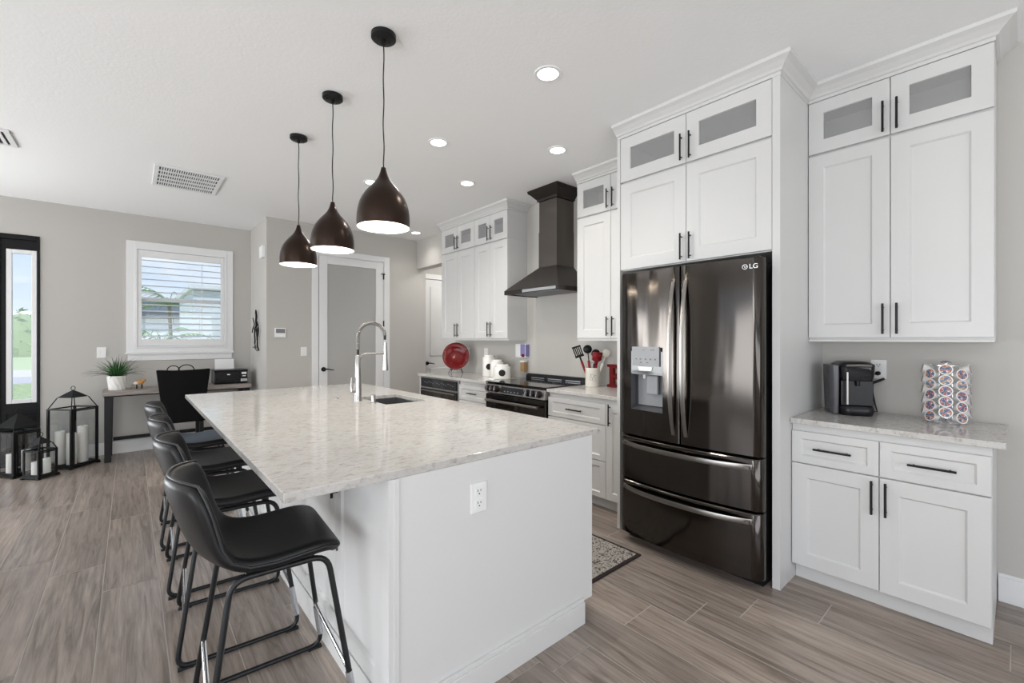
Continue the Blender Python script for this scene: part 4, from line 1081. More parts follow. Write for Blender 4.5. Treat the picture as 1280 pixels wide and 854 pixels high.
# printer
pr_ = thing('printer', 'black inkjet printer with white paper standing in its rear tray', 'printer', (1.03, 6.98, DZ))
z = DZ
b = MB(); b.box(.825, 1.205, 6.86, 7.14, z + .004, z + .165); b.build('body', 'black_plastic', pr_, bevel=.012, bseg=3)
b = MB(); b.box(.822, 1.208, 6.855, 7.145, z + .166, z + .188); b.build('lid', 'black_plastic', pr_, bevel=.006)
b = MB(); b.box(.855, 1.085, 6.845, 6.8598, z + .045, z + .070); b.build('output_slot', 'black_gloss', pr_)
b = MB(); b.box(1.11, 1.20, 6.848, 6.8598, z + .012, z + .175); cp = b.build('ink_window', 'black_gloss', pr_)
b = MB(); b.box(1.132, 1.188, 6.8465, 6.8478, z + .125, z + .153); b.box(1.14, 1.18, 6.8465, 6.8478, z + .095, z + .106)
for i in range(4): b.box(1.122 + i * .020, 1.134 + i * .020, 6.8465, 6.8478, z + .03, z + .065)
b.build('buttons', 'white_plastic', cp)
b = MB(); b.sphere((.985, 6.8585, z + .125), .02, (1, .06, .35)); b.build('logo_mark', 'logo_silver', pr_)
b = MB(); M = Matrix.Translation((.98, 7.12, z + .18)) @ Matrix.Rotation(math.radians(-12), 4, 'X'); b.box(-.115, .105, 0, .006, 0, .145, M)
tag(b.build('paper_stack', 'paper', loc=(.98, 7.12, z + .18)), 'white paper sheets standing up out of the black printer', 'paper')

# plant
pl = thing('potted_plant', 'spiky green grass plant in white ribbed pot on the desk end', 'plant', (-.115, 6.95, DZ))
px_, py_ = -.115, 6.95; zt = DZ + .158
def octo(r, z, k=.0):
    return [(px_ + rr * math.cos(a), py_ + rr * math.sin(a), z) for a, rr in [(i * 2 * pi / 48, r * (1 + (.028 * ((-1) ** (i // 2 + int(k)))))) for i in range(48)]]
b = MB(); R = []
for i in range(22):
    q_ = i / 21; z = DZ + .0005 + .150 * q_; r = .074 + .014 * q_
    R.append([(px_ + r * (1 + .035 * math.sin(12 * a + q_ * 9)) * math.cos(a), py_ + r * (1 + .035 * math.sin(12 * a + q_ * 9)) * math.sin(a), z) for a in [k_ * 2 * pi / 96 for k_ in range(96)]])
for r, z in ((.091, DZ + .152), (.091, DZ + .163), (.082, DZ + .163), (.078, DZ + .148)): R.append([(px_ + r * math.cos(k_ * 2 * pi / 96), py_ + r * math.sin(k_ * 2 * pi / 96), z) for k_ in range(96)])
b.ring(R); b.build('pot', 'ceramic', pl, smooth=True)
b = MB(); b.lathe([(0, DZ + .1485), (.077, DZ + .1485), (.07, DZ + .154), (0, DZ + .158)], (px_, py_, 0), 24); b.build('soil', 'soil', pl)
rnd = random.Random(3)
def blades(n, Lr, spread, wr, name, m_):
    b = MB()
    for i in range(n):
        a = rnd.random() * 2 * pi; r0 = rnd.random() * .045; Ln = rnd.uniform(*Lr); el = rnd.uniform(*spread); w = rnd.uniform(*wr)
        p = Vector((px_ + r0 * math.cos(a), py_ + r0 * math.sin(a), DZ + .152)); dh = Vector((math.cos(a), math.sin(a), 0)); sd_ = Vector((-math.sin(a), math.cos(a), 0))
        prev = None; ns = 7; dirz = math.sin(el); dirh = math.cos(el)
        for k_ in range(ns + 1):
            q_ = k_ / ns; ww = w * (1 - q_ ** 1.6) + .0004
            cur = [b.bm.verts.new(p + sd_ * ww), b.bm.verts.new(p + Vector((0, 0, -.002 * (1 - q_)))), b.bm.verts.new(p - sd_ * ww)]
            if prev:
                b.bm.faces.new((prev[0], prev[1], cur[1], cur[0])); b.bm.faces.new((prev[1], prev[2], cur[2], cur[1]))
            prev = cur; e2 = el - q_ * rnd.uniform(.5, 1.1) * (1.3 - el * .5)
            p = p + (dh * math.cos(e2) + Vector((0, 0, 1)) * math.sin(e2)) * (Ln / ns)
            p.y = min(p.y, YW - .01)
    o_ = b.build(name, m_, pl, smooth='all'); md = o_.modifiers.new('thickness', 'SOLIDIFY'); md.thickness = .0008
blades(120, (.13, .23), (.75, 1.5), (.004, .008), 'foliage', 'leaf')
blades(70, (.20, .33), (.35, 1.45), (.0025, .005), 'foliage_tips', 'leaf_dark')

# small figurine, driftwood and the black wire piece on the desk
fg = thing('animal_figurine', 'tiny orange and white animal figurine with dark legs on the desk', 'figurine', (.085, 6.93, DZ))
b = MB(); b.sphere((.085, 6.93, DZ + .075), .034, (1.25, .7, .85)); b.sphere((.125, 6.925, DZ + .098), .020, (1.1, .9, .9)); b.cyl((.128, 6.925, DZ + .11), (.130, 6.925, DZ + .128), .005, .001, 8); b.build('body', 'orange_clay', fg, smooth='all')
b = MB(); b.sphere((.055, 6.925, DZ + .066), .026, (1, .8, .8)); b.build('wool', 'ceramic', fg, smooth='all')
for (x, y) in ((.060, 6.918), (.060, 6.945), (.108, 6.918), (.108, 6.945)):
    b = MB(); b.cyl((x, y, DZ + .0005), (x, y, DZ + .05), .007, seg=8); b.build('leg', 'black_plastic', fg)
b = MB(); b.tube([(-.02, 6.93, DZ + .012), (.0, 6.94, DZ + .02), (.015, 6.93, DZ + .05), (.035, 6.95, DZ + .038), (.03, 6.96, DZ + .01)], [.010, .012, .009, .007, .004], 8)
tag(b.build('driftwood_piece', 'driftwood', loc=(.01, 6.94, DZ), smooth=True), 'pale twisted driftwood piece between plant and figurine', 'ornament')
b = MB(); 
for cx_, r in ((.415, .062), (.55, .085)):
    b.tube(arc((cx_, 7.05, 1.0 if r < .07 else .985), r, 0, pi, 14, (1, 0, 0), (0, 0, 1)), .006, 8)
b.tube([(.353, 7.05, 1.0), (.36, 7.05, .90), (.37, 7.05, DZ + .008)], .006, 8); b.tube([(.477, 7.05, 1.0), (.47, 7.05, .985), (.465, 7.05, .985)], .006, 8); b.tube([(.635, 7.05, .985), (.63, 7.05, .9), (.62, 7.05, DZ + .008)], .006, 8)
b.box(.34, .65, 7.01, 7.09, DZ + .0005, DZ + .010)
tag(b.build('wire_ornament', 'black_metal', loc=(.5, 7.05, DZ)), 'black looped wire shape showing above the desk chair', 'ornament')

# wire figure on the return wall
b = MB(); X_ = XJ - .03
def wp(y, z): return (X_ + rnd.uniform(-.008, .008), y, z)
for pth, r in (([(6.72, 1.79), (6.75, 1.76), (6.78, 1.79)], .008), ([(6.76, 1.77), (6.74, 1.70), (6.70, 1.64), (6.74, 1.58), (6.80, 1.54)], .013), ([(6.95, 1.69), (6.90, 1.66), (6.86, 1.60), (6.94, 1.53), (6.96, 1.49)], .007),
               ([(6.80, 1.55), (6.84, 1.46), (6.80, 1.38), (6.78, 1.34)], .010), ([(6.66, 1.55), (6.61, 1.51), (6.62, 1.47), (6.66, 1.42)], .011), ([(6.78, 1.56), (6.70, 1.48), (6.68, 1.36), (6.64, 1.30), (6.60, 1.25)], .010),
               ([(6.84, 1.56), (6.82, 1.45), (6.76, 1.32), (6.70, 1.28)], .007), ([(6.70, 1.64), (6.62, 1.56), (6.60, 1.52)], .006), ([(6.95, 1.28), (6.85, 1.30), (6.76, 1.27), (6.66, 1.24)], .005)):
    b.tube([wp(*p) for p in pth], r, 8)
tag(b.build('wall_sculpture', 'black_metal', loc=(X_, 6.78, 1.24), smooth='all'), 'abstract black metal figure hanging on the narrow return wall', 'wall art')

# ------------------------------------------------------------------ lanterns
def lantern(label, cx_, cy_, w, hb, ha, rz, cap, caph, post=.010, group=None, solid_roof=False):
    t_ = thing('candle_lantern', label, 'lantern', (cx_, cy_, 0), 0)
    C_ = Matrix.Translation((cx_, cy_, 0)) @ Matrix.Rotation(rz, 4, 'Z')
    h = w / 2
    b = MB(); b.box(-h - .01, h + .01, -h - .01, h + .01, .012, .032, C_)
    for sx in (-1, 1):
        for sy in (-1, 1): b.box(sx * h - .014, sx * h + .014, sy * h - .014, sy * h + .014, 0, .012, C_)
    b.build('base', 'black_metal', t_)
    b = MB(); p = post
    for sx in (-1, 1):
        for sy in (-1, 1): b.box(sx * (h - p) - p, sx * (h - p) + p, sy * (h - p) - p, sy * (h - p) + p, .0325, hb, C_)
    for z0_, z1_ in ((.033, .045), (hb - .014, hb)):
        for s_ in (-1, 1):
            b.box(-h + 2 * p, h - 2 * p, s_ * (h - p) - p * .8, s_ * (h - p) + p * .8, z0_, z1_, C_); b.box(s_ * (h - p) - p * .8, s_ * (h - p) + p * .8, -h + 2 * p, h - 2 * p, z0_, z1_, C_)
    b.build('frame', 'black_metal', t_)
    b = MB()
    for s_ in (-1, 1):
        b.box(-h + 2 * p, h - 2 * p, s_ * (h - p) - .0015, s_ * (h - p) + .0015, .0455, hb - .0145, C_); b.box(s_ * (h - p) - .0015, s_ * (h - p) + .0015, -h + 2 * p, h - 2 * p, .0455, hb - .0145, C_)
    b.build('glass_panes', 'clear_glass', t_)
    # door frame strips on the face towards the camera
    b = MB(); f_ = -h - .0005
    b.box(-h + 2 * p, -h + 2 * p + .012, f_ - .004, f_, .045, hb - .015, C_); b.box(h - 2 * p - .012, h - 2 * p, f_ - .004, f_, .045, hb - .015, C_); b.box(-h + 2 * p + .012, h - 2 * p - .012, f_ - .004, f_, hb - .027, hb - .015, C_)
    b.build('door_strips', 'black_metal', t_)
    zc = ha - caph
    b = MB(); ring_ = lambda r, z: [C_ @ Vector((r * a, r * c_, z)) for a, c_ in ((-1, -1), (1, -1), (1, 1), (-1, 1))]
    if solid_roof: b.ring([ring_(h, hb + .045), ring_(h * .62, hb + .045 + (ha - hb - .045) * .42), ring_(h * .22, ha - .02), ring_(.006, ha)])
    else: b.ring([ring_(cap, zc), ring_(cap * .45, zc + caph * .62), ring_(.005, ha)])
    rf = b.build('roof', 'black_metal', t_)
    for sx in (-1, 1):
        for sy in (-1, 1):
            b = MB()
            if solid_roof: b.tube([C_ @ Vector((sx * (h - p), sy * (h - p), hb + .0005)), C_ @ Vector((sx * (h - p), sy * (h - p), hb + .044))], .006, 6)
            else: b.tube([C_ @ Vector((sx * (h - p), sy * (h - p), hb + .0005)), C_ @ Vector((sx * cap * .98, sy * cap * .98, zc - .001))], .005, 6)
            b.build('roof_wire', 'black_metal', t_)
    b = MB(); b.tube([C_ @ (Vector((r_ * .022, 0, ha + .022 + q_ * .022))) for r_, q_ in [(math.sin(a), -math.cos(a)) for a in [k_ * pi / 8 for k_ in range(16)]]], .0035, 6, closed=True); b.build('ring', 'black_metal', t_)
    return C_
def candle(C_, x, y, z, r, h, label):
    p = C_ @ Vector((x, y, z)); t_ = thing('pillar_candle', label, 'candle', p, 0)
    b = MB(); b.lathe([(0, 0), (r, 0), (r, h - .004), (r - .004, h), (r * .5, h - .004), (0, h - .006)], p, 28); b.build('wax', 'candle_wax', t_, smooth=True)
    b = MB(); b.cyl(p + Vector((0, 0, h - .0055)), p + Vector((.001, 0, h + .008)), .0012, seg=6); b.build('wick', 'black_plastic', t_)
def corner_pose(px, py_, w, ang):  # centre from the corner nearest the camera
    return px + w / 2 * (math.cos(ang) * 1 - math.sin(ang) * 1) * 1, py_
w = .335; ang = math.radians(38)
def center(cx_, cy_, w, ang):   # near corner (local -h,-h)... returns the centre
    v = Matrix.Rotation(ang, 3, 'Z') @ Vector((w / 2, w / 2, 0)); return cx_ + v.x, cy_ + v.y
ang = math.radians(45)
cx_, cy_ = center(-.475, 6.66, .29, ang)
C1 = lantern('tallest black metal and glass lantern, standing beside the desk', cx_, cy_, .29, .645, .835, ang, .088, .075, .010)
candle(C1, -.055, -.045, .0325, .042, .34, 'tall white candle on the left in the tallest lantern')
candle(C1, .055, -.055, .0325, .045, .40, 'tallest white candle, on the right in the tallest lantern')
candle(C1, -.06, .085, .0325, .042, .36, 'white candle at the back left of the tallest lantern')
ang = math.radians(40)
cx_, cy_ = center(-.880, 6.60, .225, ang)
C2 = lantern('mid-size black lantern with solid pyramid roof, cut by the left edge', cx_, cy_, .225, .46, .635, ang, .1, .1, .012, solid_roof=True)
candle(C2, -.045, .02, .0325, .038, .20, 'white candle on the left in the mid-size lantern')
candle(C2, .045, -.03, .0325, .036, .22, 'white candle on the right in the mid-size lantern')
ang = math.radians(44)
cx_, cy_ = center(-.687, 6.385, .175, ang)
C3 = lantern('smallest black lantern, in front of the other two', cx_, cy_, .175, .285, .41, ang, .060, .065, .007)
candle(C3, -.035, .015, .0325, .028, .135, 'short white candle on the left in the smallest lantern')
candle(C3, .035, -.03, .0325, .030, .155, 'short white candle on the right in the smallest lantern')

# ------------------------------------------------------------------ rug
b = MB(); b.box(1.84, 2.49, 1.60, 2.75, .0005, .009)
rg_ = thing('kitchen_rug', 'speckled beige and brown rug with dark edge on the kitchen floor', 'rug', (2.17, 2.2, 0)); b.build('rug_border', 'rug_edge', rg_)
b = MB(); b.box(1.862, 2.468, 1.622, 2.728, .0092, .0115); b.build('rug_field', 'rug_pile', rg_)

# ------------------------------------------------------------------ things on the left counter
plt = thing('decorative_plate', 'glossy red round plate standing upright on the left counter', 'plate', (3.30, 4.95, CT))
Mp = Matrix.Translation((3.30, 4.95, 1.172)) @ Matrix.Rotation(math.radians(48), 4, 'Z') @ Matrix.Rotation(math.radians(-82), 4, 'Y')
b = MB(); b.lathe([(0, 0), (.07, 0), (.12, .006), (.176, .030), (.180, .034), (.176, .036), (.118, .013), (.07, .007), (0, .006)], (0, 0, 0), 64, Mp); b.build('dish', 'red_glaze', plt, smooth='all')
b = MB()
Mq = Matrix.Translation((3.30, 4.95, CT)) @ Matrix.Rotation(math.radians(48), 4, 'Z')
for s_ in (-.075, .075):
    b.tube([Mq @ Vector(p) for p in ((-.070, s_ * 1.25, .005), (-.040, s_, .035), (-.030, s_, .062), (-.006, s_, .042), (.055, s_ * .8, .06), (.085, s_ * 1.1, .005))], .004, 8)
b.tube([Mq @ Vector((-.006, -.075, .042)), Mq @ Vector((-.006, .075, .042))], .004, 8)
tag(b.build('plate_stand', 'black_metal', loc=(3.3, 4.95, CT)), 'small black wire easel holding the red plate', 'plate stand')
def canister(y, x, r, h, label, r_lid):
    t_ = thing('canister', label, 'canister', (x, y, CT))
    b = MB(); b.lathe([(0, .0005), (r * .97, .0005), (r, .01), (r, h - .02), (r * .96, h), (0, h)], (x, y, CT), 32); b.build('body', 'ceramic', t_, smooth=True)
    b = MB(); b.lathe([(0, h + .0005), (r_lid, h + .0005), (r_lid, h + .018), (r_lid - .006, h + .024), (0, h + .026)], (x, y, CT), 32); ld = b.build('lid', 'ceramic', t_, smooth=True)
    b = MB(); b.tube([(x + r_lid, y - .012, CT + h + .012), (x + r_lid + .02, y - .02, CT + h + .004), (x + r_lid + .004, y - .02, CT + h - .02)], .003, 6); b.build('clasp', 'black_metal', ld)
    # round dark medallion on the side towards the camera
    a_ = math.atan2(-y, -x) + .0; cc = []
    b = MB(); R = [[], []]
    for k_ in range(28):
        th = 2 * pi * k_ / 28; du = .038 * math.cos(th) / r; dz = .038 * math.sin(th)
        R[0].append((x + (r + .0004) * math.cos(a_ + du), y + (r + .0004) * math.sin(a_ + du), CT + h * .5 + dz)); R[1].append((x + (r + .002) * math.cos(a_ + du), y + (r + .002) * math.sin(a_ + du), CT + h * .5 + dz))
    R = []
    for q_ in (.01, .25, .5, .75, 1.0):
        R.append([(x + (r + .0022) * math.cos(a_ + q_ * .038 * math.cos(2 * pi * k_ / 28) / r), y + (r + .0022) * math.sin(a_ + q_ * .038 * math.cos(2 * pi * k_ / 28) / r), CT + h * .5 + q_ * .038 * math.sin(2 * pi * k_ / 28)) for k_ in range(28)])
    b.bm.free(); b = MB(); b.ring(R, True, False); b.build('medallion', 'rubber', t_, solid=.0015)
canister(4.31, 3.36, .082, .235, 'tallest white canister, at the back left by the wall', .062)
canister(4.13, 3.34, .082, .185, 'middle-height white canister of the three', .062)
canister(3.925, 3.25, .100, .140, 'shortest white canister, closest to the range', .076)
pk = thing('wall_packet', 'small white and violet printed packet mounted on the wall left of the range', 'packet', (XW, 3.84, 1.18))
b = MB(); b.box(3.46, 3.518, 3.755, 3.93, 1.185, 1.345); b.build('box', 'white_plastic', pk, bevel=.004)
b = MB(); b.box(3.4588, 3.4598, 3.76, 3.84, 1.20, 1.34); b.box(3.4625, 3.517, 3.7535, 3.7547, 1.195, 1.335); b.build('print', 'violet_print', pk)
b = MB(); b.box(3.4578, 3.4587, 3.77, 3.82, 1.19, 1.225); b.build('red_band', 'red_paint', pk)
sj = thing('spice_jar', 'tall glass jar of brown spice on the counter below the printed packet', 'jar', (3.475, 3.80, CT))
b = MB(); b.box(3.445, 3.505, 3.765, 3.835, CT + .0005, CT + .185); b.build('glass', 'clear_glass', sj, bevel=.005)
b = MB(); b.box(3.450, 3.500, 3.770, 3.830, CT + .075, CT + .18); b.build('contents', 'spice', sj)
b = MB(); b.box(3.444, 3.506, 3.764, 3.836, CT + .1855, CT + .205); b.build('lid', 'ceramic_cream', sj, bevel=.003)
b = MB(); b.box(3.02, 3.13, 3.79, 3.89, CT + .0005, CT + .018); tag(b.build('spoon_rest', 'ceramic', loc=(3.075, 3.84, CT), bevel=.006), 'low white dish on the counter left of the cooktop', 'dish')
# utensil crock
ux_, uy_ = 3.37, 2.70
cr_ = thing('utensil_crock', 'cream ceramic crock holding cooking utensils right of the range', 'crock', (ux_, uy_, CT))
b = MB(); b.lathe([(0, .0005), (.066, .0005), (.070, .008), (.070, .168), (.073, .174), (.071, .180), (.066, .178), (.065, .012), (0, .012)], (ux_, uy_, CT), 40); b.build('body', 'ceramic_cream', cr_, smooth=True)
b = MB(); a0 = math.atan2(-uy_, -ux_)
pts = []
for i in range(60):
    q_ = i / 59; u = -.03 + .06 * q_ + .010 * math.sin(q_ * 26); zz = .10 + .03 * math.cos(q_ * 13) - .02 * q_
    pts.append((ux_ + .0712 * math.cos(a0 + u / .07), uy_ + .0712 * math.sin(a0 + u / .07), CT + zz))
b.tube(pts, .0011, 5); b.build('script_line', 'gray_plastic', cr_)
def utensil(kind, dx, dy, lean, h, label, m_h, m_t, a):
    base = Vector((ux_ + dx * .5, uy_ + dy * .5, CT + .016)); tip = Vector((ux_ + dx * 1.6 + lean[0], uy_ + dy * 1.6 + lean[1], CT + h)); d = (tip - base).normalized()
    t_ = thing('cooking_' + kind, label, kind, base)
    b = MB(); b.tube([base, base.lerp(tip, .60)], [.008, .013], 8); b.build('handle', m_h, t_, smooth=True)
    yv = Vector((-base.x, -base.y, 0)); yv = (yv - d * yv.dot(d)).normalized(); xv = yv.cross(d)
    Mh = Matrix.Translation(base.lerp(tip, .60)) @ Matrix(((xv.x, yv.x, d.x), (xv.y, yv.y, d.y), (xv.z, yv.z, d.z))).to_4x4() @ Matrix.Rotation(a * .35, 4, 'Z') @ Matrix.Diagonal((1.35, 1.35, 1, 1))
    L_ = (tip - base).length * .40; b = MB()
    if kind == 'spatula':
        b.ring([[Mh @ Vector((s_x * w_, s_y * .003, z_)) for s_x, s_y in ((-1, -1), (1, -1), (1, 1), (-1, 1))] for w_, z_ in ((.008, 0), (.010, L_ * .25), (.034, L_ * .42), (.036, L_)) ])
    elif kind == 'turner':
        for k_ in (-2, -1, 0, 1, 2): b.box(k_ * .0135 - .004, k_ * .0135 + .004, -.002, .002, L_ * .4, L_ * .92, Mh)
        b.box(-.033, .033, -.002, .002, L_ * .28, L_ * .42, Mh); b.box(-.033, .033, -.002, .002, L_ * .9, L_, Mh); b.box(-.006, .006, -.003, .003, 0, L_ * .3, Mh)
    elif kind == 'whisk':
        for k_ in range(6):
            aa = k_ * pi / 6; b.tube([Mh @ Vector((math.cos(aa) * .028 * math.sin(q_ * pi) * (1 if s_ else 1) * (1 if q_ < 2 else 1), math.sin(aa) * .028 * math.sin(q_ * pi), L_ * q_)) for q_, s_ in [(i / 10, 1) for i in range(11)]], .0016, 5)
            b.tube([Mh @ Vector((-math.cos(aa) * .028 * math.sin(q_ * pi), -math.sin(aa) * .028 * math.sin(q_ * pi), L_ * q_)) for q_ in [i / 10 for i in range(11)]], .0016, 5)
    else:
        b.cyl(Mh @ Vector((0, 0, 0)), Mh @ Vector((0, 0, L_ * .5)), .005, seg=8); bmesh.ops.create_uvsphere(b.bm, u_segments=16, v_segments=10, radius=.036, matrix=Mh @ Matrix.Translation((0, 0, L_ * .72)) @ Matrix.Diagonal((.9, .28, 1.15, 1)))
    b.build('head', m_t, t_, smooth='all' if kind != 'turner' else False)
utensil('turner', -.03, .035, (-.015, .10), .385, 'black slotted turner leaning left in the utensil crock', 'red_silicone', 'black_plastic', .9)
utensil('spoon', -.02, .012, (.01, .03), .40, 'black spoon with red handle, tallest in the crock', 'red_silicone', 'black_plastic', .4)
utensil('ladle', .0, -.012, (-.01, -.03), .355, 'black ladle leaning right in the utensil crock', 'black_plastic', 'black_plastic', .8)
utensil('whisk', .02, .005, (.02, .0), .30, 'steel wire whisk low in the middle of the crock', 'chrome', 'chrome', 0)
utensil('spatula', -.01, -.035, (-.02, -.035), .33, 'red silicone spatula at the right side of the crock', 'red_silicone', 'red_silicone', 1.0)
utensil('strainer', .03, -.03, (.03, -.075), .36, 'pale round utensil head at the far right of the crock', 'ceramic_cream', 'ceramic_cream', 1.2)
# red letter F : built facing -X
Z_ = CT + .0005; y_c = 2.52
b = MB(); Mf = Matrix.Translation((3.44, y_c, Z_)) @ Matrix.Rotation(math.radians(-12), 4, 'Z') @ MT
h = .215; pts = [(-.060, 0), (.060, 0), (.060, .022), (.030, .030), (.027, .088), (.055, .092), (.060, .078), (.070, .078), (.070, .135), (.060, .135), (.055, .120), (.027, .122), (.027, .182), (.070, .182), (.080, .165), (.092, .165), (.092, h), (-.060, h), (-.060, h - .022), (-.027, h - .030), (-.027, .030), (-.060, .022)]
b.prism(pts, -.015, .015, Mf); tag(b.build('letter_ornament', 'red_paint', loc=(3.44, y_c, CT), bevel=.0015), 'distressed red wooden letter F beside the utensil crock', 'letter')

# ------------------------------------------------------------------ coffee maker (front faces the camera side)
cm_c = Vector((3.33, .665, CT)); ca = math.radians(28)
cmk = thing('coffee_maker', 'black single-serve coffee maker on the right counter', 'coffee maker', cm_c, 0)
Mc = Matrix.Translation(cm_c) @ Matrix.Rotation(ca, 4, 'Z') @ Matrix.Diagonal((1, 1, 1.10, 1))     # local -X is the front
def rr(x0, x1, y0, y1, r, z, n=5):
    out = []
    for cx2, cy2, a0 in ((x1 - r, y1 - r, 0), (x0 + r, y1 - r, pi / 2), (x0 + r, y0 + r, pi), (x1 - r, y0 + r, 3 * pi / 2)):
        for i in range(n + 1): out.append(Mc @ Vector((cx2 + r * math.cos(a0 + i * pi / 2 / n), cy2 + r * math.sin(a0 + i * pi / 2 / n), z)))
    return out
b = MB(); b.ring([rr(-.10, .115, -.082, .082, .05, .0005), rr(-.105, .12, -.087, .087, .05, .012), rr(-.105, .12, -.087, .087, .05, .045), rr(-.10, .12, -.083, .083, .05, .052)]); b.build('drip_base', 'black_plastic', cmk, smooth=True)
b = MB(); b.ring([rr(-.03, .12, -.085, .085, .03, .0525), rr(-.03, .12, -.092, .088, .03, .22), rr(-.03, .12, -.092, .088, .03, .262)]); b.build('tower', 'black_plastic', cmk, smooth=True)
b = MB(); b.ring([rr(-.095, -.0305, -.078, .078, .03, .19), rr(-.102, -.0305, -.084, .084, .035, .215), rr(-.105, -.0305, -.086, .086, .035, .262)]); b.build('brew_head', 'black_gloss', cmk, smooth=True)
b = MB(); b.ring([rr(-.106, .121, -.090, .090, .045, .2625), rr(-.104, .118, -.088, .088, .045, .276), rr(-.07, .10, -.065, .065, .04, .290)]); b.build('lid', 'black_plastic', cmk, smooth=True)
b = MB(); b.tube([Mc @ Vector((-.104, -.06, .270)), Mc @ Vector((-.116, 0, .273)), Mc @ Vector((-.104, .06, .270))], .008, 8); b.build('lid_handle', 'handle_steel', cmk, smooth=True)
b = MB(); b.ring([rr(-.075, .115, .0885, .118, .014, .004), rr(-.085, .118, .0885, .124, .014, .20), rr(-.085, .118, .0885, .126, .014, .270)]); b.build('water_tank', 'tank_gray', cmk, smooth=True)
b = MB(); b.box(-.075, -.0305, -.080, .080, .0525, .1895, Mc); b.build('cup_bay', 'black_plastic', cmk, bevel=.004)
b = MB(); b.box(-.104, -.100, .052, .060, .06, .235, Mc); b.build('trim_strip', 'handle_steel', cmk)
b = MB(); b.cyl(Mc @ Vector((-.088, 0, .1895)), Mc @ Vector((-.088, 0, .160)), .012, .009, 20); b.build('spout', 'black_gloss', cmk, smooth=True)
b = MB()
b.tube([(3.513, .572, 1.188), (3.485, .572, 1.188)], .013, 10)
b.tube([(3.490, .572, 1.188), (3.475, .60, 1.175), (3.475, .61, 1.13), (3.49, .595, 1.06), (3.497, .585, .99), (3.497, .575, CT + .006), (3.49, .60, CT + .006)], .0042, 8)
b.tube([(3.50, .545, 1.155), (3.478, .56, 1.145), (3.46, .60, 1.125)], .008, 8)
tag(b.build('power_cord', 'black_plastic', loc=(3.51, .572, 1.19), smooth='all'), 'black power cord plugged in behind the coffee maker', 'cord')

# ------------------------------------------------------------------ pod rack + pods
rk = Vector((3.375, .262, CT)); rr_ = .060; NR = 5; dz = .0575; zt_ = 1.238 - CT
rack = thing('pod_rack', 'chrome wire carousel filled with coffee pods on the right counter', 'rack', rk)
b = MB(); b.lathe([(0, .0005), (.083, .0005), (.085, .006), (.080, .012), (.02, .014), (0, .014)], rk, 40); b.build('base', 'chrome', rack, smooth=True)
b = MB(); b.cyl(rk + Vector((0, 0, .014)), rk + Vector((0, 0, .322)), .004, seg=8); b.build('post', 'chrome', rack)
b = MB(); b.lathe([(0, .3225), (.022, .3225), (.024, .330), (.016, .336), (0, .337)], rk, 24); b.build('knob', 'chrome', rack, smooth=True)
facing = math.atan2(-rk.y, -rk.x)
b = MB()
for k in range(8):
    a = facing + k * pi / 4 + pi / 8; d = Vector((math.cos(a), math.sin(a), 0))
    b.tube([rk + d * .012 + Vector((0, 0, .312)), rk + d * .064 + Vector((0, 0, .312)), rk + d * .066 + Vector((0, 0, .30)), rk + d * .066 + Vector((0, 0, .03)), rk + d * .05 + Vector((0, 0, .018))], .0018, 6)
for z in (.030, .312): b.tube([rk + Vector((.066 * math.cos(a), .066 * math.sin(a), z)) for a in [i * pi / 16 for i in range(32)]], .0018, 6, closed=True)
b.build('wires', 'chrome', rack)
def make_pod(lid):
    t_ = D.objects.new('coffee_pod', None); COL.objects.link(t_); tag(t_, 'pod', 'coffee pod', 'coffee pods in the wire rack')
    M = Matrix.Rotation(pi / 2, 4, 'Y')     # axis along +X, lid outward
    b = MB(); b.lathe([(0, -.040), (.018, -.040), (.020, -.036), (.0245, -.002), (.0285, -.001), (.0285, .0005), (0, .0005)], (0, 0, 0), 24, M); b.build('cup', 'pod_cup', t_, smooth=True)
    b = MB(); b.lathe([(0, .0007), (.0235, .0007), (.0235, .0012), (0, .0014)], (0, 0, 0), 24, M); b.build('lid', lid, t_)
    return t_
lids = [('lid_orange_blue', 'orange and blue'), ('lid_red_blue', 'red and blue'), ('lid_tan_blue', 'tan and blue')]
protos = {}
rowsn = ['uppermost', 'second down', 'third down', 'fourth down', 'lowest']; coln = {0: 'column facing the camera', 1: 'column just left of centre', -1: 'column just right of centre', 2: 'leftmost column', -2: 'rightmost column'}
first = {}
rp = random.Random(5)
for col_ in (0, 1, -1, 2, -2):
    for row in range(NR):
        li = (row * 2 + col_ * 3 + (row > 2)) % 3; a = facing - col_ * math.radians(41)
        z = zt_ - row * dz - (.026 if col_ % 2 else 0)
        if z < .03: z = .032
        tilt = math.radians(10)
        lab = 'coffee pod, %s lid, %s in the %s' % (lids[li][1], rowsn[row], coln[col_])
        if li not in first: p = first[li] = make_pod(lids[li][0])
        else: p = dup(first[li], (0, 0, 0))
        d = Vector((math.cos(a), math.sin(a), 0))
        p.location = rk + d * .094 + Vector((0, 0, z)); p['label'] = lab
        p.rotation_euler = (rp.random() * 6.28, -tilt, a)
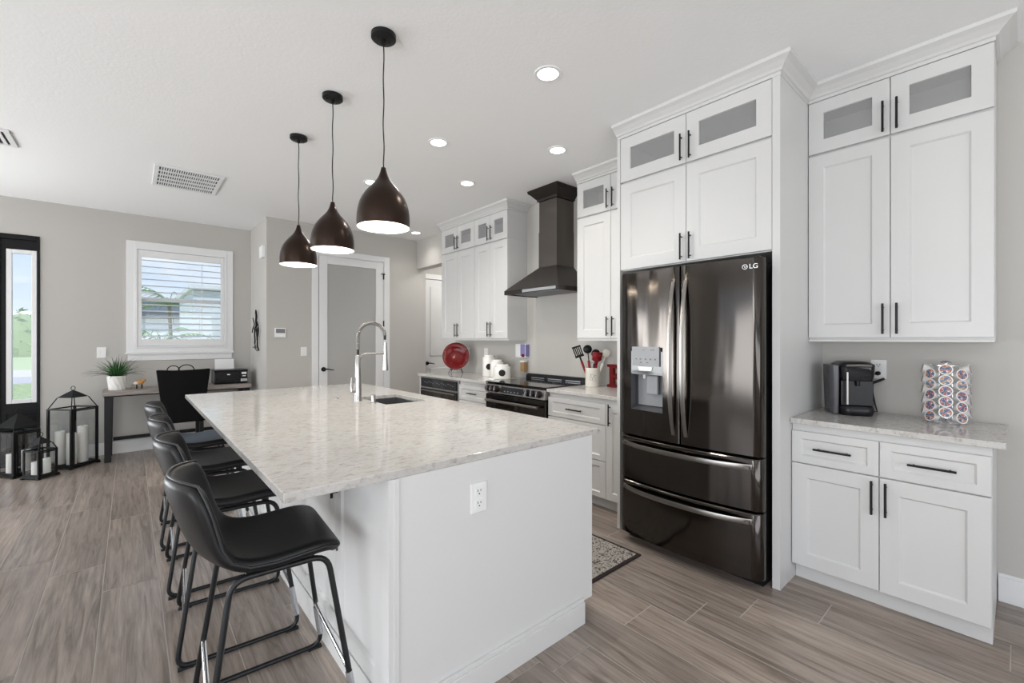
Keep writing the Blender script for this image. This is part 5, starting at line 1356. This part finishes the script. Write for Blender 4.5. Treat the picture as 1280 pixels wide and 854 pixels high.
# ------------------------------------------------------------------ outside the windows
def ground(name, m_, x0, x1, y0, y1, z):
    b = MB(); b.box(x0, x1, y0, y1, z - .1, z); return struct(b.build(name, m_))
ground('trim_lawn', 'grass', -60, 60, YW + T + .02, 120, -.18)
ground('trim_path', 'concrete', -60, 60, 23, 33, -.165)
def bush(name, cx_, cy_, cz_, r, label, m_='bush', seed=1, n=220, leaf=.10):
    rn = random.Random(seed); b = MB()
    for i in range(n):
        a = rn.random() * 2 * pi; e = math.asin(rn.uniform(-.3, 1)); q_ = rn.uniform(.75, 1.)
        p = Vector((cx_ + r[0] * q_ * math.cos(a) * math.cos(e), cy_ + r[1] * q_ * math.sin(a) * math.cos(e), cz_ + r[2] * q_ * math.sin(e)))
        M = Matrix.Translation(p) @ Matrix.Rotation(rn.random() * 6.3, 4, (rn.random() + .01, rn.random(), rn.random())); s_ = leaf * rn.uniform(.6, 1.3)
        b.poly([(-s_, 0, 0), (0, -s_ * .4, .02), (s_, 0, 0), (0, s_ * .4, .02)], M)
    b.sphere((cx_, cy_, cz_), 1, (r[0] * .85, r[1] * .85, r[2] * .85), 14)
    return tag(b.build(name, m_, loc=(cx_, cy_, cz_ - r[2] * .3)), label, 'shrub')
bush('garden_shrub', .5, 8.7, .30, (1.3, .45, 1.14), 'green shrub outside, at the bottom of the shuttered window', 'bush', 2, 600, .07)
def palm(x, y, zb, h, n, L_, label, seed, trunk=True):
    rn = random.Random(seed); t_ = thing('palm_tree', label, 'palm tree', (x, y, zb))
    b = MB(); b.tube([(x, y, zb), (x + .05, y, zb + h * .5), (x, y, zb + h)], [.05, .045, .04], 10); b.build('trunk', 'palm_trunk', t_)
    b = MB()
    for i in range(n):
        a = 2 * pi * i / n + rn.random() * .4; el = rn.uniform(.1, 1.2); p = Vector((x, y, zb + h)); d = Vector((math.cos(a), math.sin(a), 0)); s_ = Vector((-math.sin(a), math.cos(a), 0))
        for k_ in range(14):
            q_ = k_ / 14; e2 = el - q_ * 1.5; nx = p + (d * math.cos(e2) + Vector((0, 0, 1)) * math.sin(e2)) * (L_ / 14)
            b.tube([p, nx], .008, 4)
            for sg in (-1, 1):
                l_ = L_ * .30 * math.sin(pi * min(1, q_ + .12)); tip = p + s_ * sg * l_ + d * l_ * .5 - Vector((0, 0, l_ * .35))
                b.poly([p, p + d * .035, tip])
            p = nx
    b.build('fronds', 'palm_leaf', t_)
palm(.45, 10.9, -.18, 1.45, 14, .95, 'low palm outside with fronds crossing the lower window', 4)
palm(.85, 16.0, -.18, 2.55, 18, 1.2, 'taller palm outside in the middle of the shuttered window', 9)
nh = thing('neighbor_house', 'pale house with dark slate roof beyond the window', 'house', (1, 27, -.18))
b = MB(); b.box(-.6, 2.9, 26, 32, -.18, 2.35); b.build('wall', 'house_white', nh)
b = MB(); b.ring([[(-.9, 25.6, 2.36), (3.2, 25.6, 2.36), (3.2, 32.4, 2.36), (-.9, 32.4, 2.36)], [(-.9, 25.6, 2.62), (3.2, 25.6, 2.62), (3.2, 32.4, 2.62), (-.9, 32.4, 2.62)], [(-.5, 29, 3.5), (1.2, 29, 3.5), (1.2, 30, 3.5), (-.5, 30, 3.5)]]); b.build('roof', 'roof_slate', nh)
gw = thing('garage_wing', 'pale blue-white side wall of a building close outside the window', 'house', (2.6, 12.5, -.18))
b = MB(); b.box(1.02, 4.0, 11.6, 15, -.18, 2.45); b.build('wall', 'house_white', gw)
b = MB(); b.box(.95, 4.1, 11.5, 15.1, 2.46, 2.56); b.build('eave', 'trim_paint', gw)
for i in range(7): bush('garden_shrub', -16.3 + i * 4.5, 58 + (i % 2) * 2, .6, (2.2, 1.2, 2.6 + (i % 3) * .5), 'distant shrub in the hedge row seen through the sidelight', 'bush', 30 + i, 160, .3)['group'] = 'distant hedge beyond the sidelight'
